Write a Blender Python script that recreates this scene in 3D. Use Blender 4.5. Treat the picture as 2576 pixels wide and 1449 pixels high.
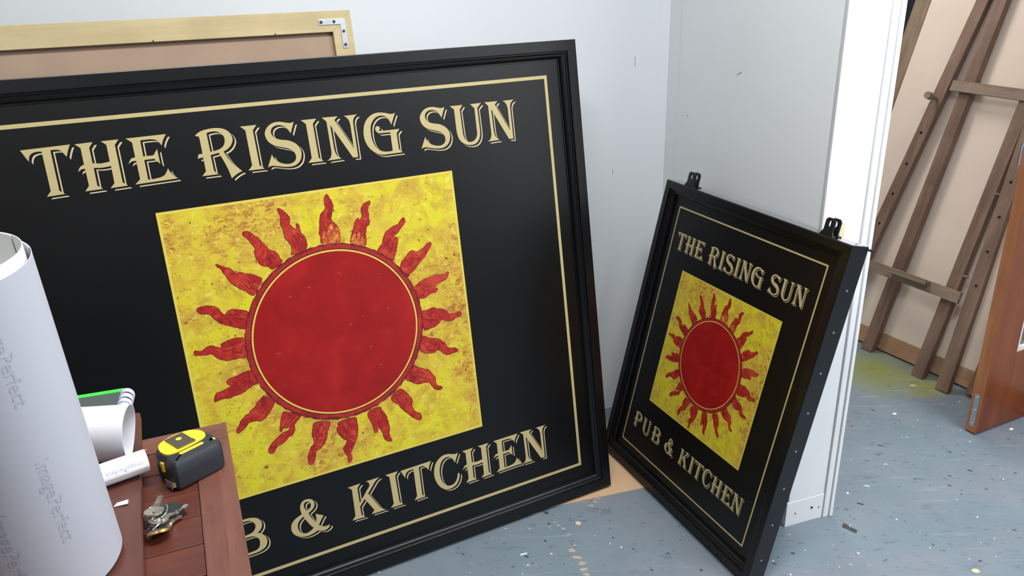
import bpy, bmesh, math, random, mathutils
from mathutils import Vector, Matrix
from mathutils.geometry import tessellate_polygon
random.seed(7)
scene = bpy.context.scene
for o in list(bpy.data.objects):
    bpy.data.objects.remove(o, do_unlink=True)
COL = scene.collection
PI = math.pi

# ------------------------------------------------------------------ camera
CAM_H = 1.5
PITCH, ROLL = 0.3744, -0.0292
fw = Vector((0, math.cos(PITCH), -math.sin(PITCH)))
rt = Vector((1, 0, 0))
up = rt.cross(fw)
rt2 = math.cos(ROLL) * rt + math.sin(ROLL) * up
up2 = -math.sin(ROLL) * rt + math.cos(ROLL) * up
cam_data = bpy.data.cameras.new('camera')
cam = bpy.data.objects.new('camera', cam_data)
COL.objects.link(cam)
cam_data.sensor_fit = 'HORIZONTAL'
cam_data.sensor_width = 36.0
cam_data.lens = 1988.6 / 2576.0 * 36.0
cam_data.clip_start = 0.02
m = Matrix((rt2, up2, -fw)).transposed().to_4x4()
m.translation = Vector((0, 0, CAM_H))
cam.matrix_world = m
scene.camera = cam

# ------------------------------------------------------------------ room frame
RA = math.radians(19.0)
EX = Vector((math.cos(RA), math.sin(RA), 0))
EY = Vector((-math.sin(RA), math.cos(RA), 0))
def room(a, b, z=0.0):
    return EX * a + EY * b + Vector((0, 0, z))

# ------------------------------------------------------------------ world, lights, exposure
world = bpy.data.worlds.new('world')
scene.world = world
world.use_nodes = True
wbg = world.node_tree.nodes['Background']
wbg.inputs[0].default_value = (0.80, 0.88, 1.0, 1)
wbg.inputs[1].default_value = 0.35
vs = scene.view_settings
vs.view_transform = 'Standard'
vs.look = 'None'
vs.gamma = 1.0
vs.use_curve_mapping = False
vs.exposure = -0.13

def area_light(name, loc, target, sx, sy, power, col):
    l = bpy.data.lights.new(name, 'AREA')
    l.shape = 'RECTANGLE'; l.size = sx; l.size_y = sy
    l.energy = power; l.color = col
    o = bpy.data.objects.new(name, l); COL.objects.link(o)
    o.location = loc
    d = (Vector(target) - Vector(loc)).normalized()
    o.rotation_euler = d.to_track_quat('-Z', 'Y').to_euler()
    o.rotation_euler.rotate_axis('Z', 0.0)
    return o
CEIL = 2.75
# (room a, room b, half length, half width, power)  unseen ceiling fittings guessed to match the light, long side along room a
FITTINGS = [(0.42, 0.78, 0.75, 0.16, 49, (0.975, 0.985, 1.0)),
            (2.25, -0.10, 0.62, 0.16, 76, (0.94, 0.97, 1.0)),
            (2.05, 3.05, 0.40, 0.16, 24, (1.0, 0.95, 0.90)),
            (-0.6, -1.9, 0.62, 0.16, 5, (1.0, 0.985, 0.96))]  # last one: weak rear fitting added as fill light
for i, (a, b, hl, hw, pw, colr) in enumerate(FITTINGS):
    c = room(a, b, CEIL - 0.085)
    L = area_light('guessed_fluorescent_light', c, c + Vector((0, 0, -1)), 2 * hl, 2 * hw, pw, colr)
    L.matrix_world = Matrix.Translation(c) @ Matrix.Rotation(RA, 4, 'Z')
# daylight of a guessed window, unseen behind the camera, added for its light
WIN_A, WIN_B0, WIN_B1, WIN_Z0, WIN_Z1 = 4.2, -2.2, -0.4, 0.95, 2.25
wl = area_light('guessed_window_light', room(WIN_A - 0.05, (WIN_B0 + WIN_B1) / 2, (WIN_Z0 + WIN_Z1) / 2),
                room(0, (WIN_B0 + WIN_B1) / 2, (WIN_Z0 + WIN_Z1) / 2), WIN_B1 - WIN_B0, WIN_Z1 - WIN_Z0, 36, (0.86, 0.93, 1.0))

# ------------------------------------------------------------------ material helpers
def s2l(c):
    return tuple((x / 12.92 if x <= 0.04045 else ((x + 0.055) / 1.055) ** 2.4) for x in c)
def rgb(r, g, b):
    return s2l((r / 255.0, g / 255.0, b / 255.0)) + (1.0,)
class NT:
    def __init__(self, name, rough=0.5, spec=0.5, metal=0.0):
        self.m = bpy.data.materials.new(name); self.m.use_nodes = True
        self.t = self.m.node_tree; self.n = self.t.nodes
        self.b = self.n['Principled BSDF']
        self.b.inputs['Roughness'].default_value = rough
        self.b.inputs['Specular IOR Level'].default_value = spec
        self.b.inputs['Metallic'].default_value = metal
        self._tc = None
    def link(self, a, b): self.t.links.new(a, b)
    def co(self, kind='Object', scale=(1, 1, 1), loc=(0, 0, 0), rot=(0, 0, 0)):
        if self._tc is None: self._tc = self.n.new('ShaderNodeTexCoord')
        mp = self.n.new('ShaderNodeMapping')
        mp.inputs['Scale'].default_value = scale; mp.inputs['Location'].default_value = loc
        mp.inputs['Rotation'].default_value = rot
        self.link(self._tc.outputs[kind], mp.inputs[0]); return mp.outputs[0]
    def noise(self, vec, scale, detail=4, rough=0.55, dist=0.0):
        n = self.n.new('ShaderNodeTexNoise'); n.inputs['Scale'].default_value = scale
        n.inputs['Detail'].default_value = detail; n.inputs['Roughness'].default_value = rough
        n.inputs['Distortion'].default_value = dist
        self.link(vec, n.inputs['Vector']); return n.outputs['Fac']
    def ramp(self, fac, stops, interp='LINEAR'):
        r = self.n.new('ShaderNodeValToRGB'); r.color_ramp.interpolation = interp
        e = r.color_ramp.elements
        while len(e) > 1: e.remove(e[-1])
        e[0].position = stops[0][0]; e[0].color = stops[0][1]
        for p, c in stops[1:]:
            k = e.new(p); k.color = c
        self.link(fac, r.inputs[0]); return r.outputs[0]
    def mix(self, fac, a, b, mode='MIX'):
        x = self.n.new('ShaderNodeMix'); x.data_type = 'RGBA'; x.blend_type = mode
        for s, v in ((x.inputs[0], fac), (x.inputs[6], a), (x.inputs[7], b)):
            if hasattr(v, 'is_linked') or hasattr(v, 'links'): self.link(v, s)
            else: s.default_value = v
        return x.outputs[2]
    def math(self, op, a, b=0.0):
        x = self.n.new('ShaderNodeMath'); x.operation = op
        for s, v in ((x.inputs[0], a), (x.inputs[1], b)):
            if hasattr(v, 'links'): self.link(v, s)
            else: s.default_value = v
        return x.outputs[0]
    def col(self, v):
        if hasattr(v, 'links'): self.link(v, self.b.inputs['Base Color'])
        else: self.b.inputs['Base Color'].default_value = v
    def bump(self, h, strength=0.2, dist=0.002):
        x = self.n.new('ShaderNodeBump'); x.inputs['Strength'].default_value = strength
        x.inputs['Distance'].default_value = dist
        self.link(h, x.inputs['Height']); self.link(x.outputs[0], self.b.inputs['Normal'])
    def roughness(self, v): self.link(v, self.b.inputs['Roughness'])
BW = lambda v: (v, v, v, 1)

def plain(name, c, rough=0.5, spec=0.5, metal=0.0, var=0.06, scale=30.0, bump=0.0):
    t = NT(name, rough, spec, metal)
    n = t.noise(t.co(), scale, 4)
    lo = tuple(x * (1 - var) for x in c[:3]) + (1,); hi = tuple(min(1, x * (1 + var)) for x in c[:3]) + (1,)
    t.col(t.ramp(n, [(0.3, lo), (0.7, hi)]))
    if bump: t.bump(n, bump)
    return t.m
def wood(name, dark, light, axis='X', scale=1.0, rough=0.5, spec=0.4, pores=None):
    t = NT(name, rough, spec)
    sc = {'X': (3, 40, 40), 'Y': (40, 3, 40), 'Z': (40, 40, 3)}[axis]
    v = t.co('Object', tuple(s * scale for s in sc))
    n = t.noise(v, 1.0, 6, 0.6, 0.6)
    n2 = t.noise(t.co('Object', (1, 1, 1)), 9.0 * scale, 3)
    c1 = t.ramp(n, [(0.3, dark), (0.68, light)])
    c2 = t.mix(t.ramp(n2, [(0.35, BW(0)), (0.7, BW(0.45))]), c1, tuple(x * 0.72 for x in dark[:3]) + (1,))
    if pores:
        n3 = t.noise(t.co('Object', tuple(s * scale * 4 for s in sc)), 1.0, 2)
        c2 = t.mix(t.ramp(n3, [(0.62, BW(0)), (0.72, BW(0.5))]), c2, pores)
    t.col(c2); t.bump(n, 0.15, 0.001)
    return t.m

# ---------------- materials
def mat_wall(name, base, marks=0.12):
    t = NT(name, 0.62, 0.35)
    n = t.noise(t.co(), 2.2, 3); n2 = t.noise(t.co(), 160, 2)
    c = t.ramp(n, [(0.3, tuple(x * 0.965 for x in base[:3]) + (1,)), (0.7, base)])
    sp = t.noise(t.co('Object', (1, 1, 0.35)), 38, 3, 0.7)
    c = t.mix(t.ramp(sp, [(0.765, BW(0)), (0.785, BW(marks * 4))]), c, rgb(120, 118, 116))
    t.col(c); t.bump(n2, 0.08, 0.0008)
    return t.m
M = {}
M['wall'] = mat_wall('wall_paint', rgb(230, 234, 237))
M['wall_r'] = mat_wall('partition_paint', rgb(232, 235, 236))
M['jamb'] = plain('white_gloss_paint', rgb(242, 243, 245), 0.35, 0.5, var=0.02, scale=6)
M['ceiling'] = plain('ceiling_paint', rgb(238, 238, 236), 0.8, 0.2, var=0.02)
M['rearwall'] = mat_wall('dim_rear_paint', rgb(150, 148, 146))
M['guessed_dado'] = plain('guessed_dark_dado', rgb(30, 30, 32), 0.6, 0.3)  # guessed dark tone, gives the black signs something dark to reflect
M['darkwall'] = plain('dark_grey_paint', rgb(44, 44, 50), 0.6, 0.3)

def mat_floor():
    t = NT('blue_grey_floor_paint', 0.42, 0.45)
    v = t.co()
    n = t.noise(v, 1.4, 5, 0.6); n2 = t.noise(v, 6.5, 6, 0.65)
    c = t.ramp(n, [(0.3, rgb(104, 119, 129)), (0.5, rgb(117, 133, 143)), (0.72, rgb(130, 142, 152))])
    c = t.mix(t.ramp(n2, [(0.42, BW(0)), (0.75, BW(0.5))]), c, rgb(132, 136, 144))
    n5 = t.noise(t.co('Object', (1, 1, 1), loc=(4, 9, 0)), 2.6, 4, 0.6)
    c = t.mix(t.ramp(n5, [(0.5, BW(0)), (0.68, BW(0.45))]), c, rgb(142, 138, 146))
    # yellow-green overspray near the easel
    geo = t.n.new('ShaderNodeNewGeometry')
    def spot(p, r, warp=0.12):
        d = t.n.new('ShaderNodeVectorMath'); d.operation = 'DISTANCE'
        t.link(geo.outputs['Position'], d.inputs[0]); d.inputs[1].default_value = p
        w = t.math('MULTIPLY', t.noise(v, 9.0, 4), warp)
        return t.math('ADD', d.outputs['Value'], w)
    f = t.ramp(spot((1.44, 2.80, 0), 0.2), [(0.10, BW(0.85)), (0.30, BW(0))])
    f2 = t.ramp(spot((1.56, 2.66, 0), 0.2), [(0.08, BW(0.6)), (0.17, BW(0))])
    c = t.mix(f, c, rgb(140, 146, 66)); c = t.mix(f2, c, rgb(160, 152, 60))
    # scuffs: dark, directional
    s1 = t.noise(t.co('Object', (9, 30, 1), rot=(0, 0, 0.75)), 1.0, 5, 0.7)
    c = t.mix(t.ramp(s1, [(0.585, BW(0)), (0.66, BW(0.5))]), c, rgb(88, 102, 110))
    s2 = t.noise(t.co('Object', (26, 60, 1), rot=(0, 0, 0.7), loc=(3, 1, 0)), 1.0, 4, 0.7)
    c = t.mix(t.ramp(s2, [(0.63, BW(0)), (0.665, BW(0.7))]), c, rgb(58, 70, 78))
    s3 = t.noise(t.co('Object', (40, 44, 1), loc=(5, 2, 0)), 1.0, 3, 0.6)
    c = t.mix(t.ramp(s3, [(0.70, BW(0)), (0.735, BW(0.6))]), c, rgb(186, 190, 188))
    s4 = t.noise(t.co('Object', (3, 34, 1), rot=(0, 0, -0.5), loc=(1, 7, 0)), 1.0, 5, 0.7)
    c = t.mix(t.ramp(s4, [(0.585, BW(0)), (0.67, BW(0.4))]), c, rgb(162, 170, 178))
    t.col(c); t.bump(n2, 0.12, 0.002)
    t.roughness(t.ramp(n2, [(0.3, BW(0.36)), (0.7, BW(0.55))]))
    return t.m
M['floor'] = mat_floor()

def mat_black(name, rough, spec=0.5, c=(20, 20, 22)):
    t = NT(name, rough, spec)
    n = t.noise(t.co(), 420, 2); n2 = t.noise(t.co(), 5, 3)
    t.col(t.ramp(n2, [(0.3, rgb(c[0] - 2, c[1] - 2, c[2] - 2)), (0.7, rgb(*c))]))
    t.bump(n, 0.05, 0.0004)
    return t.m
M['black_panel'] = mat_black('satin_black_panel', 0.36, 0.45, (7, 7, 8))
M['black_frame'] = mat_black('satin_black_frame', 0.30, 0.45, (13, 13, 15))
M['gloss_black'] = mat_black('gloss_black_casing', 0.10, 0.5, (16, 16, 18))
M['gloss_black'].node_tree.nodes['Principled BSDF'].inputs['Coat Weight'].default_value = 1.0
M['black_metal'] = mat_black('black_metal', 0.38, 0.5, (22, 22, 24))
M['gold'] = plain('gold_vinyl', rgb(190, 173, 122), 0.42, 0.5, var=0.03, scale=14)
M['gold_line'] = plain('pale_gold_line', rgb(206, 190, 152), 0.42, 0.5, var=0.03, scale=14)

def mat_yellow(sc):
    t = NT('mottled_yellow_print', 0.38, 0.5)
    v = t.co('Object', (sc, sc, sc))
    a = t.noise(v, 5.0, 5, 0.6, 0.4); b = t.noise(v, 17, 5, 0.65, 0.8)
    w = t.noise(t.co('Object', (sc * 1.0, sc, sc * 1.7)), 46, 5, 0.7, 1.2); s = t.noise(v, 70, 3, 0.6, 0.6)
    c = t.ramp(a, [(0.38, rgb(214, 202, 36)), (0.5, rgb(214, 190, 54)), (0.64, rgb(206, 172, 60))])
    c = t.mix(t.ramp(b, [(0.46, BW(0)), (0.62, BW(0.65))]), c, rgb(184, 138, 54))
    c = t.mix(t.ramp(b, [(0.34, BW(0.6)), (0.46, BW(0))]), c, rgb(206, 204, 40))
    patch = t.ramp(t.noise(v, 4.6, 4, 0.6, 0.5), [(0.50, BW(0)), (0.64, BW(1))])
    red = t.ramp(w, [(0.47, BW(0)), (0.60, BW(0.9))])
    c = t.mix(t.math('MULTIPLY', patch, red), c, rgb(168, 96, 46))
    c = t.mix(t.ramp(w, [(0.59, BW(0)), (0.67, BW(0.65))]), c, rgb(146, 94, 36))
    c = t.mix(t.ramp(s, [(0.34, BW(0.6)), (0.43, BW(0))]), c, rgb(228, 214, 104))
    c = t.mix(t.ramp(s, [(0.655, BW(0)), (0.70, BW(0.85))]), c, rgb(84, 50, 22))
    t.col(c); t.bump(w, 0.08, 0.0006)
    return t.m
def mat_disc(sc):
    t = NT('deep_red_print', 0.38, 0.5)
    v = t.co('Object', (sc, sc, sc))
    a = t.noise(v, 8, 6, 0.65, 0.5); s = t.noise(t.co('Object', (sc * .7, sc, sc * 1.3), rot=(0, 0.5, 0)), 52, 3, 0.6)
    c = t.ramp(a, [(0.36, rgb(144, 12, 13)), (0.52, rgb(156, 16, 16)), (0.66, rgb(168, 26, 24))])
    c = t.mix(t.ramp(s, [(0.69, BW(0)), (0.74, BW(0.6))]), c, rgb(206, 92, 82))
    t.col(c); return t.m
def mat_rim(sc):
    t = NT('hatched_red_rim_print', 0.4, 0.5)
    v = t.co('Object', (sc, sc, sc))
    sep = t.n.new('ShaderNodeSeparateXYZ'); t.link(v, sep.inputs[0])
    an = t.math('ARCTAN2', sep.outputs['X'], sep.outputs['Z'])
    hatch = t.math('SINE', t.math('MULTIPLY', an, 170.0))
    part = t.ramp(t.noise(v, 9, 3), [(0.45, BW(0)), (0.6, BW(1))])
    a = t.noise(v, 24, 4, 0.65)
    c = t.ramp(a, [(0.35, rgb(150, 28, 30)), (0.65, rgb(184, 46, 42))])
    hf = t.ramp(t.math('ADD', t.math('MULTIPLY', hatch, 0.5), 0.5), [(0.5, BW(0)), (0.8, BW(0.75))])
    c = t.mix(t.math('MULTIPLY', hf, part), c, rgb(104, 26, 24))
    r = t.n.new('ShaderNodeVectorMath'); r.operation = 'LENGTH'; t.link(v, r.inputs[0])
    edge = t.ramp(t.math('ADD', r.outputs['Value'], t.math('MULTIPLY', t.noise(v, 30, 4), 0.02)), [(0.2345, BW(0)), (0.2385, BW(0.85))])
    c = t.mix(edge, c, rgb(74, 22, 26))
    t.col(c); return t.m
def mat_flame(sc):
    t = NT('flame_red_print', 0.38, 0.5)
    v = t.co('Object', (sc, sc, sc))
    a = t.noise(v, 16, 5, 0.6, 0.8); w = t.noise(v, 48, 4, 0.65, 1.5)
    c = t.ramp(a, [(0.36, rgb(154, 26, 26)), (0.52, rgb(172, 36, 32)), (0.66, rgb(190, 64, 42))])
    c = t.mix(t.ramp(w, [(0.56, BW(0)), (0.63, BW(0.7))]), c, rgb(104, 20, 20))
    c = t.mix(t.ramp(w, [(0.36, BW(0.55)), (0.44, BW(0))]), c, rgb(206, 92, 54))
    t.col(c); return t.m
M['flame_edge'] = plain('flame_edge_print', rgb(120, 24, 22), 0.4, 0.5, var=0.2, scale=60)
def mat_orange():
    t = NT('orange_brush_print', 0.38, 0.5)
    a = t.noise(t.co(), 60, 4, 0.6, 0.8); w = t.noise(t.co(), 110, 4, 0.65, 1.6)
    c = t.ramp(a, [(0.36, rgb(186, 70, 38)), (0.5, rgb(206, 110, 52)), (0.64, rgb(214, 158, 74))])
    t.col(t.mix(t.ramp(w, [(0.54, BW(0)), (0.60, BW(0.75))]), c, rgb(120, 34, 22)))
    return t.m
M['orange'] = mat_orange()
M['ring'] = plain('yellow_ring_print', rgb(228, 190, 84), 0.4, 0.5, var=0.12, scale=40)
M['dark_ring'] = plain('dark_ring_print', rgb(70, 16, 18), 0.4, 0.5)

M['pine'] = wood('pale_pine', rgb(186, 166, 124), rgb(204, 186, 144), 'X', 0.8, 0.6, 0.3)
M['hardboard'] = plain('brown_hardboard', rgb(164, 140, 120), 0.75, 0.2, var=0.06, scale=8)
M['mdf'] = plain('tan_hardboard', rgb(212, 176, 140), 0.7, 0.2, var=0.05, scale=10)
M['steel'] = plain('zinc_steel', rgb(186, 190, 196), 0.32, 0.5, 0.9, var=0.08, scale=60)
M['chrome'] = plain('chrome', rgb(214, 216, 220), 0.14, 0.5, 1.0, var=0.03)
M['screw_dark'] = plain('dark_screw', rgb(60, 60, 64), 0.35, 0.5, 0.7)
M['beige_board'] = plain('beige_board', rgb(220, 202, 186), 0.7, 0.25, var=0.035, scale=5)
M['beech'] = wood('beech_rail', rgb(158, 122, 92), rgb(184, 148, 116), 'X', 0.9, 0.55, 0.3)
M['grey_wood'] = wood('weathered_wood', rgb(120, 102, 84), rgb(150, 130, 108), 'Z', 0.9, 0.6, 0.25)
M['easel'] = wood('easel_wood', rgb(108, 84, 70), rgb(140, 114, 98), 'Z', 0.9, 0.5, 0.35)
M['easel_bar'] = wood('easel_bar_wood', rgb(124, 104, 88), rgb(154, 134, 116), 'X', 0.9, 0.55, 0.3)
M['plank'] = wood('dark_plank_wood', rgb(104, 74, 52), rgb(136, 102, 76), 'Z', 0.9, 0.6, 0.25)
M['door'] = wood('varnished_door_face', rgb(104, 46, 24), rgb(132, 66, 34), 'Z', 0.55, 0.28, 0.5)
M['door_edge'] = wood('varnished_door_edge', rgb(146, 88, 52), rgb(176, 116, 74), 'Z', 0.7, 0.35, 0.45)
M['glass'] = NT('clear_glass', 0.03, 0.5).m
M['glass'].node_tree.nodes['Principled BSDF'].inputs['Transmission Weight'].default_value = 1.0
M['slat'] = wood('mahogany_slat', rgb(70, 32, 24), rgb(98, 50, 37), 'X', 1.0, 0.42, 0.45, rgb(42, 20, 16))
M['stile'] = wood('mahogany_stile', rgb(90, 53, 43), rgb(114, 72, 59), 'Y', 1.0, 0.45, 0.45, rgb(66, 34, 28))
M['rail'] = wood('mahogany_rail', rgb(96, 59, 46), rgb(120, 79, 63), 'X', 1.0, 0.45, 0.45, rgb(66, 34, 28))
M['tboard'] = wood('dark_red_board', rgb(78, 44, 37), rgb(98, 58, 48), 'Y', 0.6, 0.32, 0.5)
M['paper_back'] = plain('lilac_grey_backing_paper', rgb(180, 183, 193), 0.55, 0.3, var=0.02, scale=5)
M['paper'] = plain('white_paper', rgb(236, 236, 240), 0.6, 0.3, var=0.015, scale=7)
M['paper_core'] = plain('cream_paper_inside', rgb(240, 240, 238), 0.7, 0.2, var=0.02, scale=7)
M['ink'] = plain('pale_grey_ink', rgb(169, 172, 184), 0.6, 0.3, var=0.05)
M['ink2'] = plain('grey_ink', rgb(176, 180, 184), 0.6, 0.3, var=0.05)
M['green'] = plain('bright_green_card', rgb(72, 208, 74), 0.5, 0.4)
M['cover'] = plain('dark_green_grey_cover', rgb(74, 84, 80), 0.45, 0.5, var=0.04)
M['pages'] = plain('page_edges', rgb(230, 230, 226), 0.7, 0.2)
M['comb'] = plain('lilac_plastic_comb', rgb(206, 202, 236), 0.35, 0.5, var=0.02)
M['tape_yellow'] = plain('yellow_plastic', rgb(240, 196, 44), 0.3, 0.5, var=0.03)
M['tape_black'] = plain('black_rubber', rgb(40, 43, 48), 0.5, 0.45, var=0.1, scale=200, bump=0.1)
M['clip'] = plain('grey_clip_steel', rgb(120, 112, 100), 0.3, 0.5, 0.85)
M['fob'] = plain('black_fob_plastic', rgb(34, 36, 36), 0.35, 0.5)
M['enamel'] = plain('dark_purple_enamel', rgb(44, 30, 62), 0.2, 0.6)
M['brass'] = plain('brass', rgb(196, 164, 92), 0.3, 0.5, 0.9)
M['key'] = plain('nickel_key', rgb(190, 184, 168), 0.3, 0.5, 0.9, var=0.1, scale=120)
M['white_bit'] = plain('white_scrap', rgb(236, 236, 230), 0.6, 0.3)
M['cream_bit'] = plain('cream_scrap', rgb(214, 200, 160), 0.6, 0.3)
M['dark_bit'] = plain('dark_scrap', rgb(58, 60, 60), 0.5, 0.4)
M['red_bit'] = plain('dark_red_scrap', rgb(92, 44, 58), 0.5, 0.4)
M['masking'] = plain('cream_masking_tape', rgb(236, 222, 178), 0.6, 0.3)
M['bead'] = plain('white_glazing_bead', rgb(226, 226, 224), 0.5, 0.4)
em = NT('lit_diffuser', 0.5)
em.b.inputs['Emission Color'].default_value = (1, 0.985, 0.96, 1); em.b.inputs['Emission Strength'].default_value = 6.0
M['diffuser'] = em.m
sk = NT('bright_sky_outside', 0.5); sk.b.inputs['Emission Color'].default_value = (0.86, 0.93, 1.0, 1); sk.b.inputs['Emission Strength'].default_value = 2.5
M['sky'] = sk.m

# ------------------------------------------------------------------ mesh helpers
def tagp(o, label=None, cat=None, group=None, kind=None):
    if label: o['label'] = label
    if cat: o['category'] = cat
    if group: o['group'] = group
    if kind: o['kind'] = kind
    return o
def empty(name, mat, label=None, cat=None, group=None):
    o = bpy.data.objects.new(name, None); COL.objects.link(o)
    o.empty_display_size = 0.05
    o.matrix_world = mat
    return tagp(o, label, cat, group)
def link(name, me, mats, parent=None, smooth=False, mat=None):
    o = bpy.data.objects.new(name, me); COL.objects.link(o)
    if not isinstance(mats, (list, tuple)): mats = [mats]
    if len(me.materials) == 0:
        for x in mats: me.materials.append(M[x] if isinstance(x, str) else x)
    if smooth:
        for p in me.polygons: p.use_smooth = True
    if parent is not None: o.parent = parent
    if mat is not None: o.matrix_local = mat
    return o
class B:
    """mesh builder"""
    def __init__(s): s.v = []; s.f = []; s.mi = []
    def add(s, vs, fs, mi=0):
        n = len(s.v); s.v += [tuple(q) for q in vs]
        for f in fs: s.f.append([n + i for i in f]); s.mi.append(mi)
        return s
    def box(s, x0, x1, y0, y1, z0, z1, mi=0, fn=None):
        vs = [(x, y, z) for z in (z0, z1) for y in (y0, y1) for x in (x0, x1)]
        if fn: vs = [fn(*q) for q in vs]
        return s.add(vs, [(0, 2, 3, 1), (4, 5, 7, 6), (0, 1, 5, 4), (2, 6, 7, 3), (0, 4, 6, 2), (1, 3, 7, 5)], mi)
    def ring(s, loops, closed_u=True, cap0=False, cap1=False, mi=0):
        n = len(loops[0]); vs = [q for l in loops for q in l]; fs = []
        for i in range(len(loops) - 1):
            for j in range(n if closed_u else n - 1):
                k = (j + 1) % n
                fs.append((i * n + j, i * n + k, (i + 1) * n + k, (i + 1) * n + j))
        if cap0: fs.append(tuple(reversed(range(n))))
        if cap1: fs.append(tuple((len(loops) - 1) * n + j for j in range(n)))
        return s.add(vs, fs, mi)
    def cyl(s, p0, p1, r0, r1=None, n=20, mi=0, caps=True):
        p0 = Vector(p0); p1 = Vector(p1); r1 = r0 if r1 is None else r1
        ax = (p1 - p0).normalized(); a = ax.orthogonal().normalized(); b = ax.cross(a)
        L = [[p + (a * math.cos(2 * PI * i / n) + b * math.sin(2 * PI * i / n)) * r for i in range(n)] for p, r in ((p0, r0), (p1, r1))]
        return s.ring(L, True, caps, caps, mi)
    def tube(s, path, r, n=8, closed=False, mi=0):
        P = [Vector(p) for p in path]; L = []
        m_ = len(P); prev = None
        for i, p in enumerate(P):
            t = (P[(i + 1) % m_] - P[i - 1]) if closed else (P[min(i + 1, m_ - 1)] - P[max(i - 1, 0)])
            t.normalize()
            a = t.orthogonal().normalized() if prev is None else (prev - t * prev.dot(t)).normalized()
            prev = a; b = t.cross(a)
            L.append([p + (a * math.cos(2 * PI * j / n) + b * math.sin(2 * PI * j / n)) * r for j in range(n)])
        if closed: L.append(L[0]); return s.ring(L, True, False, False, mi)
        return s.ring(L, True, True, True, mi)
    def prism(s, poly, z0, z1, mi=0, fn=None, holes=()):
        """poly: 2D outline (ccw); extruded z0..z1"""
        loops = [list(poly)] + [list(h) for h in holes]
        tri = tessellate_polygon([[Vector((p[0], p[1], 0)) for p in l] for l in loops])
        allp = [p for l in loops for p in l]; n = len(allp)
        vs = [(p[0], p[1], z0) for p in allp] + [(p[0], p[1], z1) for p in allp]
        if fn: vs = [fn(*q) for q in vs]
        fs = []
        for a, b, c in tri: fs.append((a, b, c)); fs.append((n + c, n + b, n + a))
        o = 0
        for l in loops:
            k = len(l)
            for i in range(k):
                j = (i + 1) % k; fs.append((o + i, o + j, n + o + j, n + o + i))
            o += k
        return s.add(vs, fs, mi)
    def flat(s, loops, fn, mi=0):
        """flat tessellated print; fn(x, y) -> 3D"""
        tri = tessellate_polygon([[Vector((p[0], p[1], 0)) for p in l] for l in loops])
        allp = [p for l in loops for p in l]
        return s.add([fn(p[0], p[1]) for p in allp], [tuple(t) for t in tri], mi)
    def mesh(s, name, fix=True, bevel=0.0, seg=2):
        me = bpy.data.meshes.new(name); me.from_pydata(s.v, [], s.f)
        for p, i in zip(me.polygons, s.mi): p.material_index = i
        if fix or bevel:
            bm = bmesh.new(); bm.from_mesh(me)
            if fix: bmesh.ops.recalc_face_normals(bm, faces=bm.faces)
            if bevel:
                es = [e for e in bm.edges if len(e.link_faces) == 2 and e.calc_face_angle(0) > 0.5]
                bmesh.ops.bevel(bm, geom=es, offset=bevel, segments=seg, profile=0.6, affect='EDGES', clamp_overlap=True)
            bm.to_mesh(me); bm.free()
        me.update()
        return me
    def obj(s, name, mats, parent=None, smooth=False, bevel=0.0, seg=2, mat=None, fix=True):
        me = s.mesh(name, fix, bevel, seg)
        if smooth:
            bm = bmesh.new(); bm.from_mesh(me)
            bmesh.ops.remove_doubles(bm, verts=bm.verts, dist=1e-6)
            for e in bm.edges: e.smooth = not (len(e.link_faces) == 2 and e.calc_face_angle(0) > 0.7)
            bm.to_mesh(me); bm.free()
        return link(name, me, mats, parent, smooth, mat)
def frame_mat(o, x, y, z):
    mm = Matrix((x, y, z)).transposed().to_4x4(); mm.translation = o
    return mm
def zrot(o, ang):
    return Matrix.Translation(o) @ Matrix.Rotation(ang, 4, 'Z')
def arc(cx, cy, r, a0, a1, n):
    return [(cx + r * math.cos(a0 + (a1 - a0) * i / n), cy + r * math.sin(a0 + (a1 - a0) * i / n)) for i in range(n + 1)]
def parse(s):
    out = []
    for t in s.split():
        sm = t[0] == '~'; a, b = t.lstrip('~').split(','); out.append((float(a), float(b), sm))
    return out
def smooth_loop(P, n=5):
    """closed loop; points flagged smooth get Catmull-Rom tangents"""
    out = []; k = len(P)
    for i in range(k):
        p0, p1, p2, p3 = P[i - 1], P[i], P[(i + 1) % k], P[(i + 2) % k]
        if not (p1[2] or p2[2]):
            out.append((p1[0], p1[1])); continue
        ch = math.hypot(p2[0] - p1[0], p2[1] - p1[1])
        def tan(a, b, c, smf):
            if smf:
                d = (c[0] - a[0], c[1] - a[1]); l = math.hypot(*d) or 1
                return (d[0] / l * ch, d[1] / l * ch)
            return None
        t1 = tan(p0, p1, p2, p1[2]); t2 = tan(p1, p2, p3, p2[2])
        cd = (p2[0] - p1[0], p2[1] - p1[1])
        if t1 is None: t1 = (2 * cd[0] - t2[0], 2 * cd[1] - t2[1]); t1 = (0.6 * t1[0], 0.6 * t1[1])
        if t2 is None: t2 = (2 * cd[0] - t1[0], 2 * cd[1] - t1[1]); t2 = (0.6 * t2[0], 0.6 * t2[1])
        for j in range(n):
            t = j / n; h1 = 2*t**3 - 3*t**2 + 1; h2 = t**3 - 2*t**2 + t; h3 = -2*t**3 + 3*t**2; h4 = t**3 - t**2
            out.append((h1*p1[0] + h2*t1[0] + h3*p2[0] + h4*t2[0], h1*p1[1] + h2*t1[1] + h3*p2[1] + h4*t2[1]))
    return out

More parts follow.
